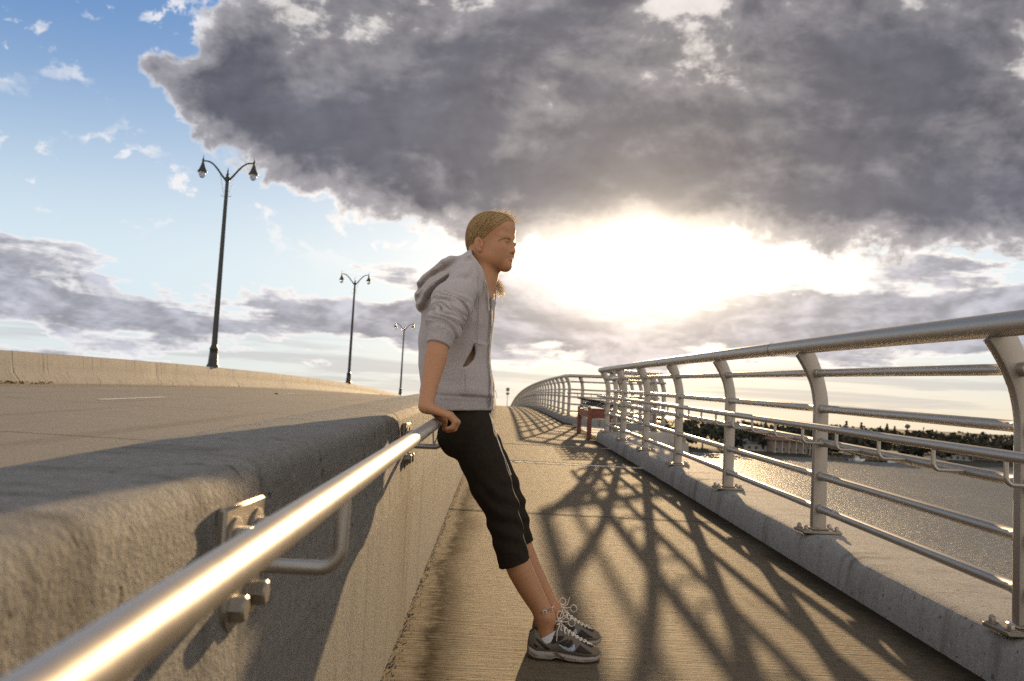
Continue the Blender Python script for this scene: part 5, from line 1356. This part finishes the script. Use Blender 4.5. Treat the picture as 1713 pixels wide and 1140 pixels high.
def make_shoe(Yf, x_heel):
    hw = lambda l: np.interp(l, [0, 0.006, 0.03, 0.07, 0.11, 0.15, 0.19, 0.225, 0.25, 0.266, 0.275], [0.008, 0.022, 0.034, 0.034, 0.035, 0.042, 0.047, 0.046, 0.038, 0.024, 0.006])
    top = lambda l: np.interp(l, [0, 0.006, 0.023, 0.045, 0.068, 0.09, 0.104, 0.112, 0.124, 0.15, 0.175, 0.2, 0.238, 0.262, 0.275], [0.055, 0.095, 0.111, 0.100, 0.088, 0.105, 0.124, 0.126, 0.117, 0.100, 0.084, 0.071, 0.058, 0.046, 0.025])
    st = lambda l: np.interp(l, [0, 0.03, 0.09, 0.14, 0.2, 0.25, 0.275], [0.048, 0.034, 0.033, 0.029, 0.024, 0.025, 0.033])
    bot = lambda l: np.interp(l, [0, 0.02, 0.05, 0.085, 0.105, 0.125, 0.15, 0.2, 0.24, 0.262, 0.275], [0.016, 0.004, 0.001, 0.001, 0.009, 0.007, 0.001, 0.0, 0.003, 0.009, 0.020])
    zg = D(Yf); off = lambda l: -0.006*np.sin(np.clip(l/0.275, 0, 1)*math.pi)
    ls = 0.275*(0.5-0.5*np.cos(np.linspace(0, math.pi, 300))); nr = 150
    def loft(lo, hi, wf, n_, pw):
        vs = []
        for l in ls:
            w_, b0, t0 = wf(l), lo(l), hi(l)
            for k in range(n_):
                a = 2*math.pi*k/n_; ca, sa = math.cos(a), math.sin(a)
                y_ = w_*np.sign(ca)*abs(ca)**pw[0]; f = 0.5+0.5*np.sign(sa)*abs(sa)**pw[1]
                if pw[2]: y_ *= 1-pw[2]*max(0, f-0.25)**1.5
                vs.append((l, y_+off(l), b0+(t0-b0)*f))
        fs = [(i*n_+k, (i+1)*n_+k, (i+1)*n_+(k+1) % n_, i*n_+(k+1) % n_) for i in range(len(ls)-1) for k in range(n_)]
        return np.array(vs), fs
    uv, uf = loft(lambda l: st(l)-0.008, top, hw, nr, (0.75, 0.85, 0.62))
    l, h = uv[:, 0], uv[:, 2]
    # overlays stand proud of the mesh panels
    dark = np.zeros(len(l), bool)
    for p_ in DARK: dark |= poly_in(l, h, [shoe_xy(*q_) for q_ in p_])
    sw = poly_in(l, h, [shoe_xy(*q_) for q_ in SWOOSH]); toe = poly_in(l, h, [shoe_xy(*q_) for q_ in TOE])
    colr = np.tile((0.145, 0.120, 0.088), (len(l), 1)); colr[toe] = (0.17, 0.13, 0.09); colr[dark] = (0.022, 0.014, 0.010); colr[sw] = (0.40, 0.46, 0.56)
    rim = (h > top(l)-0.004) & (l < 0.1); colr[rim] = (0.03, 0.02, 0.015)
    uv[:, 1] += np.where(dark, 0, 0.0012)*np.sign(uv[:, 1]-off(l)) + np.where(sw, 0.001, 0)*np.sign(uv[:, 1]-off(l))
    o_ = np.array((x_heel, Yf, zg))
    sh = np_obj('shoe', uv+o_, uf, M['shoe'], person, col=colr)
    sv, sf = loft(bot, st, lambda l: hw(l)+0.004, 40, (0.55, 0.55, 0.0))
    groove = np.abs(((sv[:, 2]-bot(sv[:, 0]))/(st(sv[:, 0])-bot(sv[:, 0])))-0.55) < 0.07
    sc_ = np.tile((0.33, 0.285, 0.245), (len(sv), 1)); sc_[groove & (np.sin(sv[:, 0]*90) > -0.2)] = (0.20, 0.165, 0.13); sc_[sv[:, 2] < bot(sv[:, 0])+0.005] = (0.13, 0.105, 0.085)
    hl = poly_in(sv[:, 0], sv[:, 2], [shoe_xy(*q_) for q_ in [(570, 815), (640, 820), (750, 880), (735, 905), (640, 870)]]); sc_[hl] = (0.10, 0.075, 0.055)
    np_obj('sole', sv+o_, sf, M['sole'], sh, col=sc_)
    def pt(l, y_, h): return Vector((x_heel+l, Yf+y_+float(off(l)), zg+h))
    mb = MB()
    for i in range(7):
        t_ = i/6; l0 = 0.118+0.088*t_; h0 = float(top(l0))+0.0015; w_ = 0.020-0.003*t_
        for sg in (-1, 1):
            l1 = l0+0.013; h1 = float(top(l1))
            mb.tube([pt(l0, sg*w_, h0-0.014), pt(l0+0.003, sg*w_*0.55, h0-0.001), pt((l0+l1)/2, 0, h0+0.002), pt(l1, -sg*w_*0.6, h1+0.0015), pt(l1+0.002, -sg*w_, h1-0.012)], 0.0021, 6)
            mb.tube([pt(l0-0.002, sg*0.019, h0-0.011), pt(l0+0.006, sg*0.0205, h0-0.017)], 0.0036, 6)
    kx, kh = 0.112, float(top(0.112))+0.006
    def loop(cx, cy, ch, rr, sy, n_=16): return [pt(kx + cx + rr*math.cos(a)*0.9, sy*(0.008+rr*0.6*(0.5+0.5*math.cos(a))) + cy, kh + ch + rr*math.sin(a)) for a in [math.pi*1.0 + i/n_*2*math.pi for i in range(n_+1)]]
    mb.tube(loop(0.046, 0, 0.004, 0.0135, -1), 0.0021, 6); mb.tube([pt(kx, 0, kh), pt(kx+0.02, -0.006, kh+0.004), pt(kx+0.036, -0.010, kh+0.006)], 0.0021, 6)
    mb.tube(loop(0.004, 0, 0.024, 0.0135, 1), 0.0021, 6); mb.tube([pt(kx, 0, kh), pt(kx-0.004, 0.006, kh+0.012)], 0.0021, 6)
    mb.tube([pt(kx, 0, kh), pt(kx+0.022, 0.004, kh+0.016), pt(kx+0.030, 0.004, kh+0.042)], 0.0021, 6)
    mb.tube([pt(kx, 0, kh), pt(kx+0.002, -0.020, kh-0.006), pt(kx-0.008, -0.034, kh-0.026), pt(kx-0.008, -0.036, kh-0.058)], 0.0021, 6)
    mb.tube([pt(kx+0.004, 0, kh), pt(kx+0.018, -0.020, kh-0.008), pt(kx+0.020, -0.034, kh-0.030)], 0.0021, 6)
    mb.tube([pt(kx-0.006, 0.004, kh+0.002), pt(kx+0.004, -0.006, kh+0.004), pt(kx+0.010, 0.004, kh)], 0.0045, 8)
    obj('laces', mb, M['lace'], sh, smooth=60); return sh
xr = P(883, 1062, YR).x; xl = P(890, 1050, YL).x
make_shoe(YR, xr); make_shoe(YL, xl)
# -- socks and the beaded anklet
def sock(lg, Yf, x_heel):
    c_ = lg[-1][0]; z0 = D(Yf)+0.062; z1 = D(Yf)+0.099; mb = MB(); secs = []
    for i in range(7):
        z_ = z0+(z1-z0)*i/6; cx = x_heel+0.068+(0.006 if i < 3 else 0.002); r_ = 0.040-0.0004*i
        secs.append([(cx+r_*1.18*math.cos(a)-(0.012 if i > 3 else 0)*0, Yf+r_*0.92*math.sin(a), z_+0.026*math.cos(a)-0.010) for a in [2*math.pi*k/28 for k in range(28)]][::-1])
    return obj('sock', MB().sweep(secs), M['sock'], person, smooth=60)
sock(LEG_R, YR, xr); sock(LEG_L, YL, xl)
c_ = P(909, 1018, YR); r_ = 0.0375; tilt = 0.35
def ank(a): return c_ + Vector((r_*math.cos(a)*1.0, r_*math.sin(a), -0.004+r_*math.cos(a)*tilt))
ak = obj('anklet', MB().tube([ank(2*math.pi*k/28) for k in range(29)], 0.0014, 6), M['lash'], person, smooth=60)
for a in (-1.50, -0.55):
    p = ank(a); nrm = Vector((math.cos(a), math.sin(a), 0)); t_ = Vector((-math.sin(a), math.cos(a), -math.sin(a)*tilt)).normalized(); u_ = nrm.cross(t_)
    rot = Matrix((t_, nrm, u_)).transposed(); bd = obj('bead', MB().box(p+nrm*0.0015, (0.0155, 0.004, 0.0105), rot=rot, bev=0.001), M['sock'], ak, smooth=40)
    obj('bead_mark', MB().box(p+nrm*0.0038, (0.0085, 0.001, 0.0042), rot=rot), M['black'], ak)
